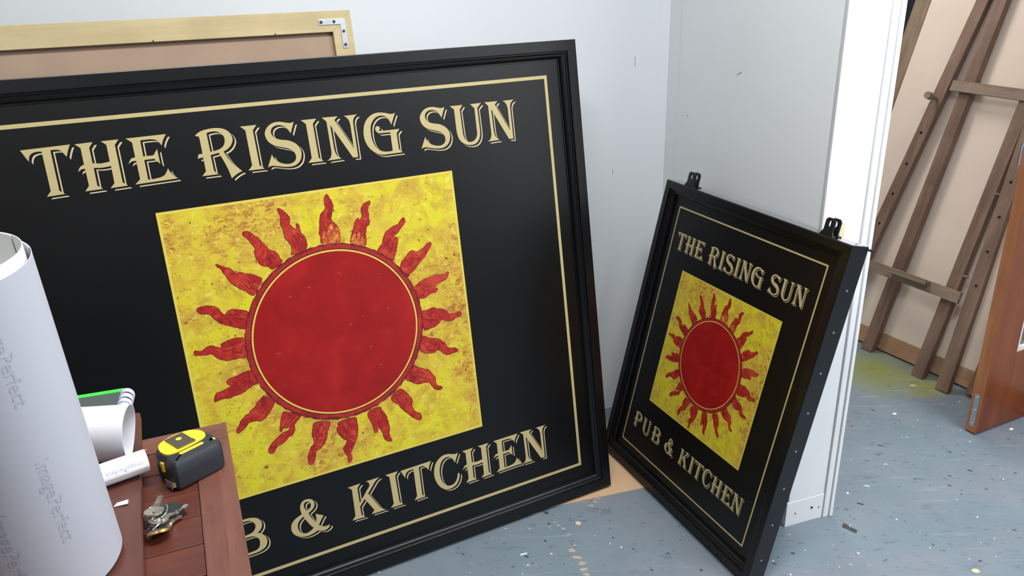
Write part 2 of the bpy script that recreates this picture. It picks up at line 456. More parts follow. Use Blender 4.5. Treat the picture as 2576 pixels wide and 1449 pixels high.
# ================================================================== THE SETTING
def rbox(b, a0, a1, b0, b1, z0, z1, mi=0):
    return b.box(a0, a1, b0, b1, z0, z1, mi, lambda x, y, z: room(x, y, z))
def struct(name, b, mat, bevel=0.0, parent=None):
    o = b.obj(name, mat, parent, bevel=bevel)
    if parent is None: o['kind'] = 'structure'
    return o
A0, A1, B0, B1 = -3.2, 4.2, -3.2, 3.9
WL = 2.3166          # left wall plane (room b)
PA, PE = 1.338, 1.515  # partition face (room a) and its free end (room b)
floor = struct('floor', rbox(B(), A0 - .1, A1 + .1, B0 - .1, B1 + .1, -0.1, 0), 'floor')
struct('ceiling', rbox(B(), A0 - .1, A1 + .1, B0 - .1, B1 + .1, CEIL, CEIL + .1), 'ceiling')
struct('wall_left', rbox(B(), A0, PA + 0.004, WL, WL + .12, 0, CEIL), 'wall')
struct('wall_west', rbox(B(), A0 - .1, A0, B0, WL, 0, CEIL), 'rearwall')
struct('wall_rear', rbox(B(), A0, A1, B0 - .1, B0, 0, CEIL), 'rearwall')
struct('guessed_dado_rear', rbox(B(), A0, A1, B0, B0 + .02, 0, 1.15), 'guessed_dado')  # dark lower wall, unseen, added to darken the sign reflections
struct('guessed_dado_west', rbox(B(), A0, A0 + .02, B0 + .02, WL, 0, 1.15), 'guessed_dado')  # same added dark band along the unseen west wall
struct('wall_right', rbox(B(), PA + .004, PA + .150, PE + .014, B1, 0, CEIL), 'wall_r')
struct('wall_far', rbox(B(), 3.15, 3.27, 1.2, B1, 0, CEIL), 'darkwall')
struct('wall_return', rbox(B(), 3.15, A1, 1.08, 1.2, 0, CEIL), 'wall')
struct('wall_back', rbox(B(), PA + .150, 3.15, B1, B1 + .1, 0, CEIL), 'darkwall')
w = B()
rbox(w, A1, A1 + .1, B0, WIN_B0, 0, CEIL); rbox(w, A1, A1 + .1, WIN_B1, 1.2, 0, CEIL)
rbox(w, A1, A1 + .1, WIN_B0, WIN_B1, 0, WIN_Z0); rbox(w, A1, A1 + .1, WIN_B0, WIN_B1, WIN_Z1, CEIL)
struct('wall_east', w, 'wall')
w = B()
for (p, q) in ((WIN_B0, WIN_B0 + .06), (WIN_B1 - .06, WIN_B1), ((WIN_B0 + WIN_B1) / 2 - .03, (WIN_B0 + WIN_B1) / 2 + .03)):
    rbox(w, A1 + .02, A1 + .07, p, q, WIN_Z0, WIN_Z1)
for (p, q) in ((WIN_Z0, WIN_Z0 + .06), (WIN_Z1 - .06, WIN_Z1)):
    rbox(w, A1 + .02, A1 + .07, WIN_B0, WIN_B1, p, q)
win = struct('guessed_window_1', w, 'jamb')  # guessed window out of view, added to go with the daylight lamp
rbox(B(), A1 + .04, A1 + .046, WIN_B0, WIN_B1, WIN_Z0, WIN_Z1).obj('pane', 'glass', win)
# facing sheet on the partition, corner fillet, jamb board, skirting
struct('wall_sheet', rbox(B(), PA, PA + .004, PE, PE + .705, 0.0, CEIL), 'wall_r')
f = B(); cp = [(PA + .004, WL - .0176), (PA + .004, WL), (PA - .030, WL)]
f.add([room(a, b, z) for z in (0, CEIL) for a, b in cp], [(0, 1, 2), (5, 4, 3), (0, 3, 4, 1), (1, 4, 5, 2), (2, 5, 3, 0)])
struct('trim_1', f, 'wall')
struct('trim_2', rbox(B(), PA, PA + .1225, PE, PE + .014, .0835, CEIL), 'jamb', 0.0012)
struct('baseboard_end', rbox(B(), PA - .006, PA + .1225, PE - .002, PE + .014, 0, .082), 'jamb', 0.0012)
struct('baseboard_right', rbox(B(), PA - .006, PA, PE + .014, PE + .8, 0, .082), 'wall_r', 0.001)
struct('trim_3', rbox(B(), PA + .1250, PA + .1425, PE - .006, PE + .05, 0, CEIL), 'jamb', 0.002)
struct('trim_4', rbox(B(), PA + .1455, PA + .1560, PE - .010, PE + .05, 0, CEIL), 'jamb', 0.002)
# bolt mark on the skirting
mk = B(); mk.cyl(room(PA + .082, PE - .0025, .046), room(PA + .082, PE - .004, .046), .0035, n=12)
mk.cyl(room(PA + .108, PE - .0022, .040), room(PA + .108, PE - .0035, .040), .0018, n=10)
mk.cyl(room(PA + .026, PE - .0022, .040), room(PA + .026, PE - .0035, .040), .0018, n=10)
mk.obj('skirting_nails', 'screw_dark', bpy.data.objects['baseboard_end'])
# scuff marks on the walls
def wall_px(x, y, axis, val):
    d = rt2 * ((x - 1288) / 1988.6) - up2 * ((y - 724.5) / 1988.6) + fw
    n_ = EX if axis == 'a' else EY
    t = (val - Vector((0, 0, CAM_H)).dot(n_)) / d.dot(n_)
    return Vector((0, 0, CAM_H)) + d * t
for (x0, y0, x1, y1, ax_, par) in ((1598, 142, 1597, 168, 'b', 'wall_left'), (1541, 424, 1541, 438, 'b', 'wall_left'), (1854, 188, 1866, 181, 'a', 'wall_sheet'), (1727, 289, 1731, 291, 'a', 'wall_sheet')):
    val = (WL - .0003) if ax_ == 'b' else (PA - .0003)
    p, q_ = wall_px(x0, y0, ax_, val), wall_px(x1, y1, ax_, val)
    mk = B(); mk.tube([p, q_], .0009, 6); mk.obj('scuff_mark', plain('grey_scuff', rgb(150, 150, 150), .7, .2), bpy.data.objects[par])
# guessed ceiling fittings, out of view
for i, (a, b, hl, hw, pw, colr) in enumerate(FITTINGS):
    t = empty('guessed_ceiling_light', zrot(room(a, b, CEIL), RA),
              ['guessed white fluorescent ceiling fitting above the big sign', 'guessed white fluorescent ceiling fitting beside the doorway',
               'guessed short white ceiling fitting above the easel', 'added white ceiling fitting for fill light at the back of the room'][i], 'light', 'guessed ceiling fittings')
    q = B(); q.box(-hl - .03, hl + .03, -hw - .03, hw + .03, -.05, 0); q.obj('housing', 'jamb', t, bevel=.004)
    q = B(); q.box(-hl, hl, -hw, hw, -.078, -.05); q.obj('diffuser', 'diffuser', t, bevel=.004)

# ================================================================== PUB SIGNS
GLYPH = {
 'T': ['0.0,98.5 91.0,100.0 ~84.9,88.2 80.3,75.8 75.7,83.4 ~71.0,89.6 ~65.1,92.3 53.4,92.4 52.6,8.7 62.3,0.5 28.0,-0.4 37.0,10.0 37.3,91.6 ~24.3,91.8 ~15.3,86.7 10.8,73.8'],
 'H': ['4.8,99.3 39.3,100.1 30.6,89.2 30.4,56.9 ~43.5,54.6 ~53.7,54.9 63.4,56.3 63.7,92.0 54.3,100.0 89.0,100.2 79.8,89.7 79.4,9.5 88.7,1.3 53.9,0.5 63.4,9.8 64.0,46.9 ~51.9,45.6 ~41.7,45.5 30.6,47.0 30.0,9.3 39.7,1.1 5.1,0.5 14.4,11.0 14.3,47.0 ~8.5,47.1 ~4.0,44.9 0.0,41.7 ~3.6,49.1 ~8.7,54.0 14.0,55.6 14.5,90.4'],
 'E': ['4.7,100.3 86.1,100.9 ~78.2,89.9 72.6,77.2 ~67.0,87.4 ~59.8,92.0 ~51.3,93.4 32.3,93.2 31.8,58.9 52.1,58.7 62.1,71.3 62.6,38.8 52.5,51.3 32.3,51.2 32.2,8.3 ~51.1,9.1 ~65.3,12.9 ~71.6,19.8 76.3,27.9 ~80.1,16.8 91.2,3.1 4.8,1.5 16.4,11.4 16.2,51.1 ~9.3,51.3 ~4.6,49.5 0.0,46.1 ~4.0,53.3 ~8.3,57.5 15.7,58.5 15.7,90.9'],
 'R': ['3.4,90.5 ~13.9,97.8 ~27.6,101.6 ~49.4,102.7 ~67.6,98.3 ~78.3,88.3 ~81.7,75.1 ~76.7,62.9 ~67.4,54.1 57.5,49.9 ~66.8,29.4 ~76.1,16.3 90.5,0.9 ~78.5,-3.6 64.7,-12.3 ~59.2,13.5 46.9,47.9 28.6,45.0 29.7,9.4 37.2,0.9 2.8,0.9 12.4,10.8 12.0,42.1 0.0,40.2 3.6,49.5 12.1,49.9 11.9,87.4', '28.5,93.8 ~42.5,95.9 ~53.4,93.5 ~62.4,85.2 ~64.3,74.2 ~59.2,62.0 ~48.5,55.4 29.4,52.2'],
 'I': ['0.0,100.3 36.7,100.3 26.9,89.3 28.4,8.9 38.8,-0.1 2.0,0.3 11.7,10.5 10.5,90.6'],
 'S': ['75.9,98.5 64.4,72.6 ~59.4,82.8 ~51.6,90.7 ~40.1,94.7 ~27.5,92.2 ~20.6,84.0 ~21.4,73.8 ~28.1,66.0 ~39.5,61.2 ~57.2,57.2 ~73.2,47.7 ~81.4,34.4 ~81.8,21.0 ~75.8,7.2 ~62.9,-1.5 ~44.1,-2.7 ~24.3,1.4 ~9.6,4.3 0.0,1.5 14.0,30.3 ~17.4,20.7 ~26.0,11.4 ~40.3,5.0 ~54.6,4.2 ~64.8,9.6 ~68.3,18.5 ~65.9,29.1 ~56.1,37.9 ~36.7,44.8 ~21.5,50.6 ~10.2,61.0 ~5.7,75.6 ~8.3,85.3 ~17.0,95.4 ~29.1,101.1 ~43.3,101.8 ~54.1,99.5 ~65.9,96.8'],
 'N': ['3.2,98.8 41.7,98.2 32.9,90.4 70.6,18.4 70.0,63.5 ~69.1,81.3 ~65.0,91.0 56.8,97.7 90.8,97.9 ~82.7,92.6 ~78.3,83.8 77.6,75.0 77.9,-3.4 65.0,-2.8 20.7,80.0 21.8,26.7 ~23.7,12.7 ~28.5,4.2 37.3,-1.9 0.0,-2.6 ~8.8,2.2 ~12.9,10.0 14.2,19.7 13.1,89.1'],
 'G': ['87.1,93.4 73.5,65.7 ~68.4,78.9 ~61.5,86.6 ~52.0,90.1 ~38.9,88.4 ~27.8,80.3 ~21.2,68.9 ~18.7,55.2 ~19.9,33.6 ~26.3,17.0 ~35.8,7.4 ~47.2,2.7 68.3,2.0 68.3,47.8 ~47.9,48.3 ~38.0,48.9 ~32.3,54.2 ~31.0,60.4 ~34.0,65.2 ~38.5,65.9 ~42.1,63.4 ~43.1,59.6 ~40.5,55.7 38.3,54.2 ~54.6,53.4 93.5,53.7 84.5,43.8 84.9,4.3 92.9,-4.3 ~58.2,-4.4 ~40.2,-4.0 ~25.0,1.6 ~10.2,15.1 ~1.6,32.9 ~0.0,51.7 ~4.5,71.6 ~12.8,84.6 ~23.9,93.1 ~36.3,97.4 ~50.2,97.7 ~63.7,95.0 ~76.2,91.6'],
 'U': ['0.0,95.7 35.6,95.5 26.6,84.4 28.0,27.1 ~30.4,13.1 ~37.4,3.3 ~45.3,-0.2 ~56.2,1.7 ~65.7,10.2 68.5,22.7 68.4,84.0 57.4,95.5 88.9,95.8 76.8,84.3 77.7,24.9 ~75.4,11.3 ~69.3,0.2 ~58.8,-6.6 ~44.3,-7.6 ~29.4,-3.2 ~18.8,6.0 ~13.2,17.2 10.8,34.3 10.6,86.4'],
 '&': ['~57.1,100.6 ~66.0,94.4 ~69.0,83.6 ~65.4,73.4 ~57.7,66.8 49.5,62.5 ~54.7,48.2 ~59.8,39.0 65.1,30.3 ~67.1,39.6 67.0,54.2 ~75.7,49.0 87.2,42.9 ~80.0,33.9 70.7,20.5 ~76.1,15.4 ~84.1,11.4 ~91.7,10.8 98.3,12.6 98.6,8.3 ~92.3,2.1 ~83.2,-0.4 ~73.9,1.9 66.0,6.4 ~54.8,2.1 ~41.1,-0.2 ~23.6,2.3 ~9.1,11.1 ~1.7,22.7 ~0.0,35.7 ~4.0,47.7 ~13.0,56.8 ~23.0,61.5 32.6,65.3 ~30.9,78.3 ~32.3,89.1 ~38.4,98.3 ~47.4,101.8', '~51.9,94.9 ~57.7,90.1 ~59.4,82.8 ~55.9,75.7 46.5,70.2 ~41.9,79.6 ~41.4,88.0 ~45.2,93.9', '35.3,56.6 ~24.4,49.7 ~18.0,39.5 ~17.1,28.4 ~21.3,17.0 ~29.6,10.3 ~41.8,9.5 56.3,17.3 ~46.4,32.4 37.9,52.1'],
 'K': ['1.3,98.1 36.8,99.0 27.1,88.3 26.9,43.7 ~50.8,73.0 ~60.1,84.6 ~59.6,93.3 51.3,99.7 91.6,99.9 ~79.4,92.8 ~66.8,78.6 53.4,63.5 81.8,9.8 95.9,0.5 54.0,0.9 63.6,10.5 42.3,51.3 26.3,33.5 27.1,8.5 36.8,-0.5 0.0,0.9 10.2,11.4 11.9,89.7'],
 'C': ['79.1,99.1 65.5,72.1 ~61.6,83.5 ~55.1,91.9 ~45.4,96.2 ~32.3,92.8 ~22.4,80.7 ~17.4,62.0 ~17.8,41.5 ~23.1,24.4 ~33.0,12.1 ~44.1,8.4 ~56.0,10.9 ~65.0,20.8 70.4,37.1 ~72.9,38.3 75.9,34.7 ~71.9,18.6 ~61.7,5.1 ~46.7,-0.9 ~30.2,0.8 ~15.1,11.6 ~4.8,29.2 ~0.0,49.9 ~1.1,67.3 ~7.3,85.5 ~19.1,98.2 ~33.9,104.9 ~50.3,104.2 ~66.2,98.6'],
 'P': ['3.4,90.5 ~13.9,97.8 ~27.6,101.6 ~49.4,102.7 ~67.6,98.3 ~78.3,88.3 ~81.7,75.1 ~76.7,62.9 ~67.4,54.1 ~50,47.5 28.6,45.0 29.7,9.4 37.2,0.9 2.8,0.9 12.4,10.8 12,42.1 0,40.2 3.6,49.5 12.1,49.9 11.9,87.4', '28.5,93.8 ~42.5,95.9 ~53.4,93.5 ~62.4,85.2 ~64.3,74.2 ~59.2,62.0 ~48.5,55.4 29.4,52.2'],
 'B': ['3.4,90.5 ~13.9,96.5 ~30,99.5 ~49.2,100.2 ~63.1,98.2 ~76.3,91.6 ~83.1,81.0 ~83.0,69.1 ~77.4,59.1 68.2,52.9 ~78.4,47.8 ~87.0,35.8 ~88.7,23.1 ~83.6,10.6 ~72.7,3.7 ~56.8,0.9 2.8,0.9 12.4,10.8 12,45 0,43 3.6,52 12.1,52.5 11.9,87.4', '28.5,92.5 ~40,93.6 ~55.4,92.1 ~64.6,84.4 ~67.5,73.6 ~62.8,63.3 ~54.2,57.8 28.9,55.5', '29,48.6 ~42,49 ~54.5,48.4 ~65.0,42.9 ~70.3,34.3 ~70.3,23.3 ~66.7,13.7 ~58.0,8.2 29.5,7.5']}
YOFF = {'N': 2.7, 'G': 2.5, 'U': 4.2, 'T': 0, 'S': 0}
FLAMES = {
 1: [(35,479),(40,468),(49,443),(44,422),(36,399),(36,391),(49,373),(56,357),(57,338),(52,319),(20,313),(-9,322),(-8,344),(-11,354),(-6,372),(-4,390),(0,405),(6,419),(22,432),(24,447),(23,464),(29,475)],
 20: [(-133,457),(-118,447),(-105,430),(-101,418),(-104,400),(-94,387),(-84,378),(-83,395),(-78,398),(-74,383),(-73,368),(-63,353),(-59,337),(-60,320),(-67,308),(-112,299),(-109,319),(-111,334),(-124,357),(-127,376),(-129,393),(-132,405),(-130,419),(-129,436),(-133,446)],
 2: [(178,436),(178,428),(168,416),(168,391),(166,374),(167,363),(157,354),(150,338),(146,318),(144,296),(140,288),(93,307),(95,318),(103,338),(111,357),(117,371),(129,383),(130,375),(144,388),(146,413),(154,426),(166,433)],
 3: [(293,359),(296,349),(285,333),(272,322),(266,312),(250,305),(247,296),(258,294),(258,276),(251,254),(241,231),(232,217),(182,255),(190,269),(204,284),(211,304),(222,318),(240,330),(254,336),(270,340),(280,351)],
 4: [(385,252),(370,230),(354,209),(336,196),(321,182),(306,167),(290,158),(278,148),(258,182),(264,201),(282,218),(301,235),(316,235),(319,230),(345,234),(362,246),(372,254)],
 5: [(437,132),(427,114),(410,105),(392,102),(380,92),(377,85),(387,80),(379,72),(357,68),(334,58),(312,58),(302,61),(297,101),(311,110),(332,121),(352,125),(369,128),(390,131),(406,127),(422,128)],
 6: [(466,-27),(467,-39),(458,-43),(446,-42),(433,-49),(421,-51),(405,-45),(386,-37),(379,-46),(364,-56),(343,-61),(325,-63),(316,-61),(315,6),(335,8),(359,12),(378,4),(397,-2),(413,-14),(418,-24),(432,-28),(448,-27),(457,-24)],
 7: [(436,-170),(416,-176),(396,-177),(379,-168),(367,-154),(355,-149),(344,-155),(323,-154),(302,-148),(290,-133),(300,-88),(314,-89),(328,-98),(361,-107),(375,-119),(389,-134),(398,-150),(413,-157),(427,-160)],
 8: [(356,-301),(339,-303),(324,-293),(314,-276),(305,-264),(280,-261),(260,-260),(242,-247),(224,-235),(220,-229),(258,-187),(269,-196),(290,-209),(309,-217),(322,-238),(333,-256),(331,-271),(337,-287),(348,-293)],
 9: [(256,-379),(255,-399),(242,-396),(223,-380),(211,-364),(198,-350),(187,-335),(178,-317),(162,-305),(155,-286),(190,-263),(208,-276),(220,-294),(230,-312),(231,-324),(227,-331),(228,-346),(240,-367)],
 10: [(131,-444),(131,-450),(115,-444),(105,-429),(103,-408),(89,-384),(82,-399),(73,-397),(72,-371),(60,-336),(64,-315),(105,-309),(111,-323),(124,-344),(126,-365),(129,-380),(129,-403),(125,-424)],
 11: [(-38,-484),(-35,-476),(-38,-460),(-42,-444),(-48,-426),(-38,-415),(-31,-398),(-41,-390),(-52,-372),(-59,-352),(-54,-336),(-46,-324),(11,-322),(14,-339),(14,-363),(12,-377),(6,-400),(-7,-420),(-16,-434),(-26,-451),(-24,-475)],
 12: [(-172,-449),(-175,-435),(-174,-421),(-168,-403),(-157,-385),(-145,-375),(-147,-354),(-147,-337),(-140,-316),(-133,-302),(-82,-313),(-84,-327),(-95,-345),(-100,-365),(-112,-386),(-129,-399),(-146,-408),(-151,-423),(-161,-445)],
 13: [(-177,-261),(-193,-277),(-202,-288),(-206,-310),(-215,-322),(-228,-326),(-241,-337),(-255,-344),(-271,-348),(-283,-363),(-291,-369),(-301,-361),(-294,-343),(-279,-329),(-262,-318),(-245,-308),(-226,-304),(-217,-294),(-233,-290),(-242,-289),(-250,-299),(-249,-281),(-243,-262),(-236,-244),(-229,-234)],
 14: [(-388,-264),(-389,-254),(-378,-239),(-371,-227),(-354,-212),(-339,-207),(-332,-197),(-316,-189),(-310,-179),(-293,-166),(-283,-159),(-255,-190),(-261,-201),(-272,-215),(-286,-230),(-299,-240),(-314,-242),(-322,-237),(-346,-238),(-363,-252),(-375,-260)],
 15: [(-440,-136),(-430,-112),(-413,-110),(-392,-103),(-381,-98),(-391,-82),(-382,-74),(-356,-69),(-336,-64),(-315,-62),(-306,-66),(-295,-107),(-314,-113),(-333,-122),(-350,-131),(-368,-132),(-393,-136),(-412,-134),(-430,-136)],
 16: [(-470,42),(-466,45),(-451,38),(-435,46),(-418,50),(-402,42),(-386,37),(-385,48),(-366,54),(-349,58),(-329,57),(-313,49),(-313,-7),(-336,-10),(-361,-9),(-378,-8),(-396,0),(-408,10),(-418,24),(-437,26),(-460,29),(-470,32)],
 17: [(-437,177),(-429,183),(-408,182),(-390,178),(-375,167),(-368,153),(-358,142),(-347,150),(-332,155),(-311,148),(-286,135),(-299,86),(-323,91),(-341,101),(-359,109),(-376,120),(-392,138),(-406,157),(-428,162)],
 18: [(-355,309),(-342,303),(-330,295),(-315,289),(-308,278),(-301,270),(-289,271),(-273,264),(-251,256),(-235,246),(-223,236),(-258,190),(-270,197),(-279,208),(-295,218),(-311,233),(-321,246),(-330,264),(-336,280),(-343,294)],
 19: [(-257,390),(-252,400),(-237,397),(-226,384),(-212,372),(-202,356),(-194,344),(-184,329),(-164,316),(-157,305),(-154,292),(-148,283),(-182,263),(-195,275),(-208,278),(-222,291),(-228,309),(-231,330),(-225,338),(-232,354),(-240,370),(-248,382)]}
def glyph_loops(ch, sx, sz):
    dy = YOFF.get(ch, 0)
    return [[(p[0] * sx, (p[1] + dy) * sz) for p in smooth_loop(parse(c), 5)] for c in GLYPH[ch]]
def rect_sweep(b, W, H, prof, mi=0):
    """mitred frame: prof = [(inset, depth y)]"""
    loops = []
    for ins, y in prof:
        x = W / 2 - ins
        loops.append([(-x, y, ins), (x, y, ins), (x, y, H - ins), (-x, y, H - ins)])
    b.ring(loops, True, False, False, mi)
def offset_poly(P, d):
    out = []; k = len(P)
    area = sum(P[i][0] * P[(i + 1) % k][1] - P[(i + 1) % k][0] * P[i][1] for i in range(k))
    sg = 1 if area > 0 else -1
    for i in range(k):
        a, b, c = P[i - 1], P[i], P[(i + 1) % k]
        n1 = (b[1] - a[1], a[0] - b[0]); n2 = (c[1] - b[1], b[0] - c[0])
        l1 = math.hypot(*n1) or 1; l2 = math.hypot(*n2) or 1
        nx = n1[0] / l1 + n2[0] / l2; ny = n1[1] / l1 + n2[1] / l2; l = math.hypot(nx, ny) or 1
        out.append((b[0] + sg * nx / l * d, b[1] + sg * ny / l * d))
    return out
def circle(r, n=120, wob=0.0):
    return [(r * math.cos(2 * PI * i / n) * (1 + wob * math.sin(i * 2.7)), r * math.sin(2 * PI * i / n) * (1 + wob * math.sin(i * 2.7))) for i in range(n)]
def build_sign(root, W, H, T, rec, flat, mould, gold_in, gold_w, pic, rows, k_off):
    fr = B(); d = mould - flat
    prof = [(.012, T), (0, T), (0, .0015), (.0005, .0004), (.0018, 0), (flat - .0018, 0), (flat - .0005, .0004), (flat, .0016), (flat, rec * .22)]
    prof += [(flat + d * .10, rec * .22)]
    prof += [(flat + d * (.10 + .16 * math.sin(i * PI / 10)), rec * (.22 + .13 * (1 - math.cos(i * PI / 10)))) for i in range(1, 6)]
    prof += [(flat + d * .36, rec * .40)]
    prof += [(flat + d * (.36 + .46 * math.sin(i * PI / 16)), rec * (.40 + .48 * (1 - math.cos(i * PI / 16)))) for i in range(1, 9)]
    prof += [(flat + d * .82, rec * .90), (mould, rec * .90), (mould, rec + .008)]
    rect_sweep(fr, W, H, prof)
    fr.obj('frame', 'black_frame', root)
    pb = B(); e = flat + .006
    pb.box(-W / 2 + e, W / 2 - e, rec, rec + .006, e, H - e); pb.obj('panel', 'black_panel', root)
    bk = B(); bk.box(-W / 2 + .012, W / 2 - .012, T - .006, T - .001, .012, H - .012); bk.obj('back_board', 'black_panel', root)
    g = B(); x, z0, z1 = W / 2 - gold_in, gold_in, H - gold_in
    y = rec - .0004
    vs = [(-x, z0), (x, z0), (x, z1), (-x, z1)]; vi = [(-x + gold_w, z0 + gold_w), (x - gold_w, z0 + gold_w), (x - gold_w, z1 - gold_w), (-x + gold_w, z1 - gold_w)]
    g.add([(a, y, c) for a, c in vs] + [(a, y, c) for a, c in vi], [(i, (i + 1) % 4, 4 + (i + 1) % 4, 4 + i) for i in range(4)])
    tagp(g.obj('border_line', 'gold', root), 'thin gold border line')
    # picture
    s = pic / 2
    p = B(); n = 2
    p.add([(-s, 0, -s), (s, 0, -s), (s, 0, s), (-s, 0, s)], [(0, 1, 2, 3)])
    sc = 0.731 / pic
    picture = p.obj('picture', mat_yellow(sc), root, mat=Matrix.Translation((0, rec - .0005, H / 2)))
    tagp(picture, 'square picture of a red sun on mottled yellow')
    e = B(); w_ = .006 * pic / .731
    for q in (((-s, -s), (s, -s), (s - w_, -s + w_), (-s + w_, -s + w_)), ((s, -s), (s, s), (s - w_, s - w_), (s - w_, -s + w_)), ((s, s), (-s, s), (-s + w_, s - w_), (s - w_, s - w_)), ((-s, s), (-s, -s), (-s + w_, -s + w_), (-s + w_, s - w_))):
        e.add([(a, -.0002, c) for a, c in q], [(0, 1, 2, 3)])
    e.obj('picture_edge', plain('pale_yellow_edge', rgb(216, 196, 84), .4, .5), picture)
    fm = mat_flame(sc)
    for kf in sorted(FLAMES):
        P = [(a * pic / 1000.0, c * pic / 1000.0, True) for a, c in FLAMES[kf]]
        L = smooth_loop(P, 4)
        rr = random.Random(kf)
        L = [(a + rr.uniform(-1, 1) * pic * .0011, c + rr.uniform(-1, 1) * pic * .0011) for a, c in L]
        fb = B()
        fb.flat([offset_poly(L, pic * .0022)], lambda a, c: (a, -.0004, c), 1)
        fb.flat([L], lambda a, c: (a, -.0007, c), 0)
        # dark brush strokes along the flame
        bx = sum(q[0] for q in L) / len(L); bz = sum(q[1] for q in L) / len(L)
        an = math.atan2(bz, bx)
        for j in range(3):
            off = (j - 1) * .014 * pic + rr.uniform(-1, 1) * .004 * pic; r0 = (.318 + rr.uniform(0, .02)) * pic; r1 = r0 + rr.uniform(.03, .06) * pic
            pts_ = []
            for q in range(6):
                t_ = q / 5; r = r0 + (r1 - r0) * t_; lat = off * (1 - .35 * t_) + math.sin(t_ * 5 + j + kf) * .0035 * pic
                pts_.append((r * math.cos(an) - lat * math.sin(an), r * math.sin(an) + lat * math.cos(an), (.0016 * pic) * math.sin(PI * (t_ * .9 + .05))))
            nx, nz = -math.sin(an), math.cos(an)
            vs_ = [(a + nx * w2, -.0009, c + nz * w2) for a, c, w2 in pts_] + [(a - nx * w2, -.0009, c - nz * w2) for a, c, w2 in pts_]
            fb.add(vs_, [(q, q + 1, 7 + q, 6 + q) for q in range(5)], 1)
        if kf in (1, 2):
            oc = B
            C_ = [(.313, -.030), (.330, -.034), (.346, -.026), (.362, -.030), (.370, -.018), (.352, -.012), (.384, -.004), (.372, .008), (.352, .012), (.360, .026), (.336, .030), (.313, .028)] if kf == 1 else [(.313, -.022), (.332, -.024), (.350, -.014), (.340, -.006), (.360, .002), (.345, .012), (.352, .020), (.330, .026), (.313, .024)]
            a0 = an - (.02 if kf == 1 else 0)
            fb.flat([[(pic * (u_ * math.cos(a0) - v_ * math.sin(a0)), pic * (u_ * math.sin(a0) + v_ * math.cos(a0))) for u_, v_ in C_]], lambda a, c: (a, -.00085, c), 2)
        fb.obj('flame', [fm, 'flame_edge', 'orange'], picture, fix=False)
    def annulus(name, r0, r1, yy, mat, label=None, wob=0.0):
        q = B(); a_ = circle(r0); b_ = circle(r1, 120, wob)
        q.add([(u_, yy, v_) for u_, v_ in a_] + [(u_, yy, v_) for u_, v_ in b_], [(i, (i + 1) % 120, 120 + (i + 1) % 120, 120 + i) for i in range(120)])
        o = q.obj(name, mat, picture, fix=False)
        return tagp(o, label)
    ps = pic / .731
    annulus('sun_rim', .2160 * ps, .2300 * ps, -.0012, mat_rim(sc), None, .006)
    annulus('dark_ring', .2140 * ps, .2166 * ps, -.0013, 'dark_ring')
    annulus('yellow_ring', .2100 * ps, .2142 * ps, -.0014, 'ring')
    q = B(); c_ = circle(.2104 * ps); q.add([(u_, -.0013, v_) for u_, v_ in c_], [tuple(range(120))])
    q.obj('sun_disc', mat_disc(sc), picture)
    # lettering
    for text, xs, base, sx, sz, drift in rows:
        for ch, x0 in zip(text, xs):
            L = glyph_loops(ch, sx, sz); lb = B()
            zb = base + drift * max(0, x0)
            for (ox, oz, yy, mi) in ((.0069 * k_off, -.0066 * k_off, -.0003, 1), (.0043 * k_off, -.0040 * k_off, -.0006, 2), (0, 0, -.0009, 0)):
                lb.flat(L, lambda a, c: (x0 + a + ox, rec + yy, zb + c + oz), mi)
            tagp(lb.obj('letter', ['gold', 'gold_line', 'black_panel'], root, fix=False), 'gold letter ' + ch if ch != '&' else 'gold ampersand')

def sign_axes(th, ph):
    u = Vector((math.cos(th), math.sin(th), 0)); bk = Vector((-math.sin(th), math.cos(th), 0))
    v = Vector((0, 0, math.cos(ph))) + bk * math.sin(ph)
    n = u.cross(v)
    return u, v, n
def about_cam(p, k):
    c = Vector((0, 0, CAM_H)); return c + (Vector(p) - c) * k
# --- big sign
uA, vA, nA = sign_axes(0.4833, 0.1597)
TA = 0.058
kA = (CAM_H - (0.002 + TA * math.sin(0.1597))) / (CAM_H - 0.004)
WA, HA = 1.538 * kA, 1.3501 * kA
BRA = about_cam((0.2942, 2.0874, 0.004), kA)
rootA = empty('pub_sign', frame_mat(BRA - uA * WA / 2, uA, -nA, vA),
              'large black framed pub sign with gold lettering leaning on the left wall', 'sign', 'matching pub signs')
topA = ("THERISINGSUN", [-.595, -.4987, -.3986, -.2552, -.1509, -.1038, -.0091, .0386, .1402, .2880, .3810, .4784])
botA = ("PUB&KITCHEN", [-.5716, -.4700, -.3526, -.2014, -.0429, .0644, .1078, .2025, .2894, .3880, .4786])
cz = 1.3501 / 2
rowsA = [(topA[0], [x * kA for x in topA[1]], (cz + .4325) * kA, .00102 * kA, .00102 * kA, -.009),
         (botA[0], [x * kA for x in botA[1]], (cz - .5200) * kA, .000995 * kA, .000995 * kA, 0.0)]
build_sign(rootA, WA, HA, TA, .0229 * kA, .029, .051, .0886 * kA, .0088, .7310 * kA, rowsA, 1.0)
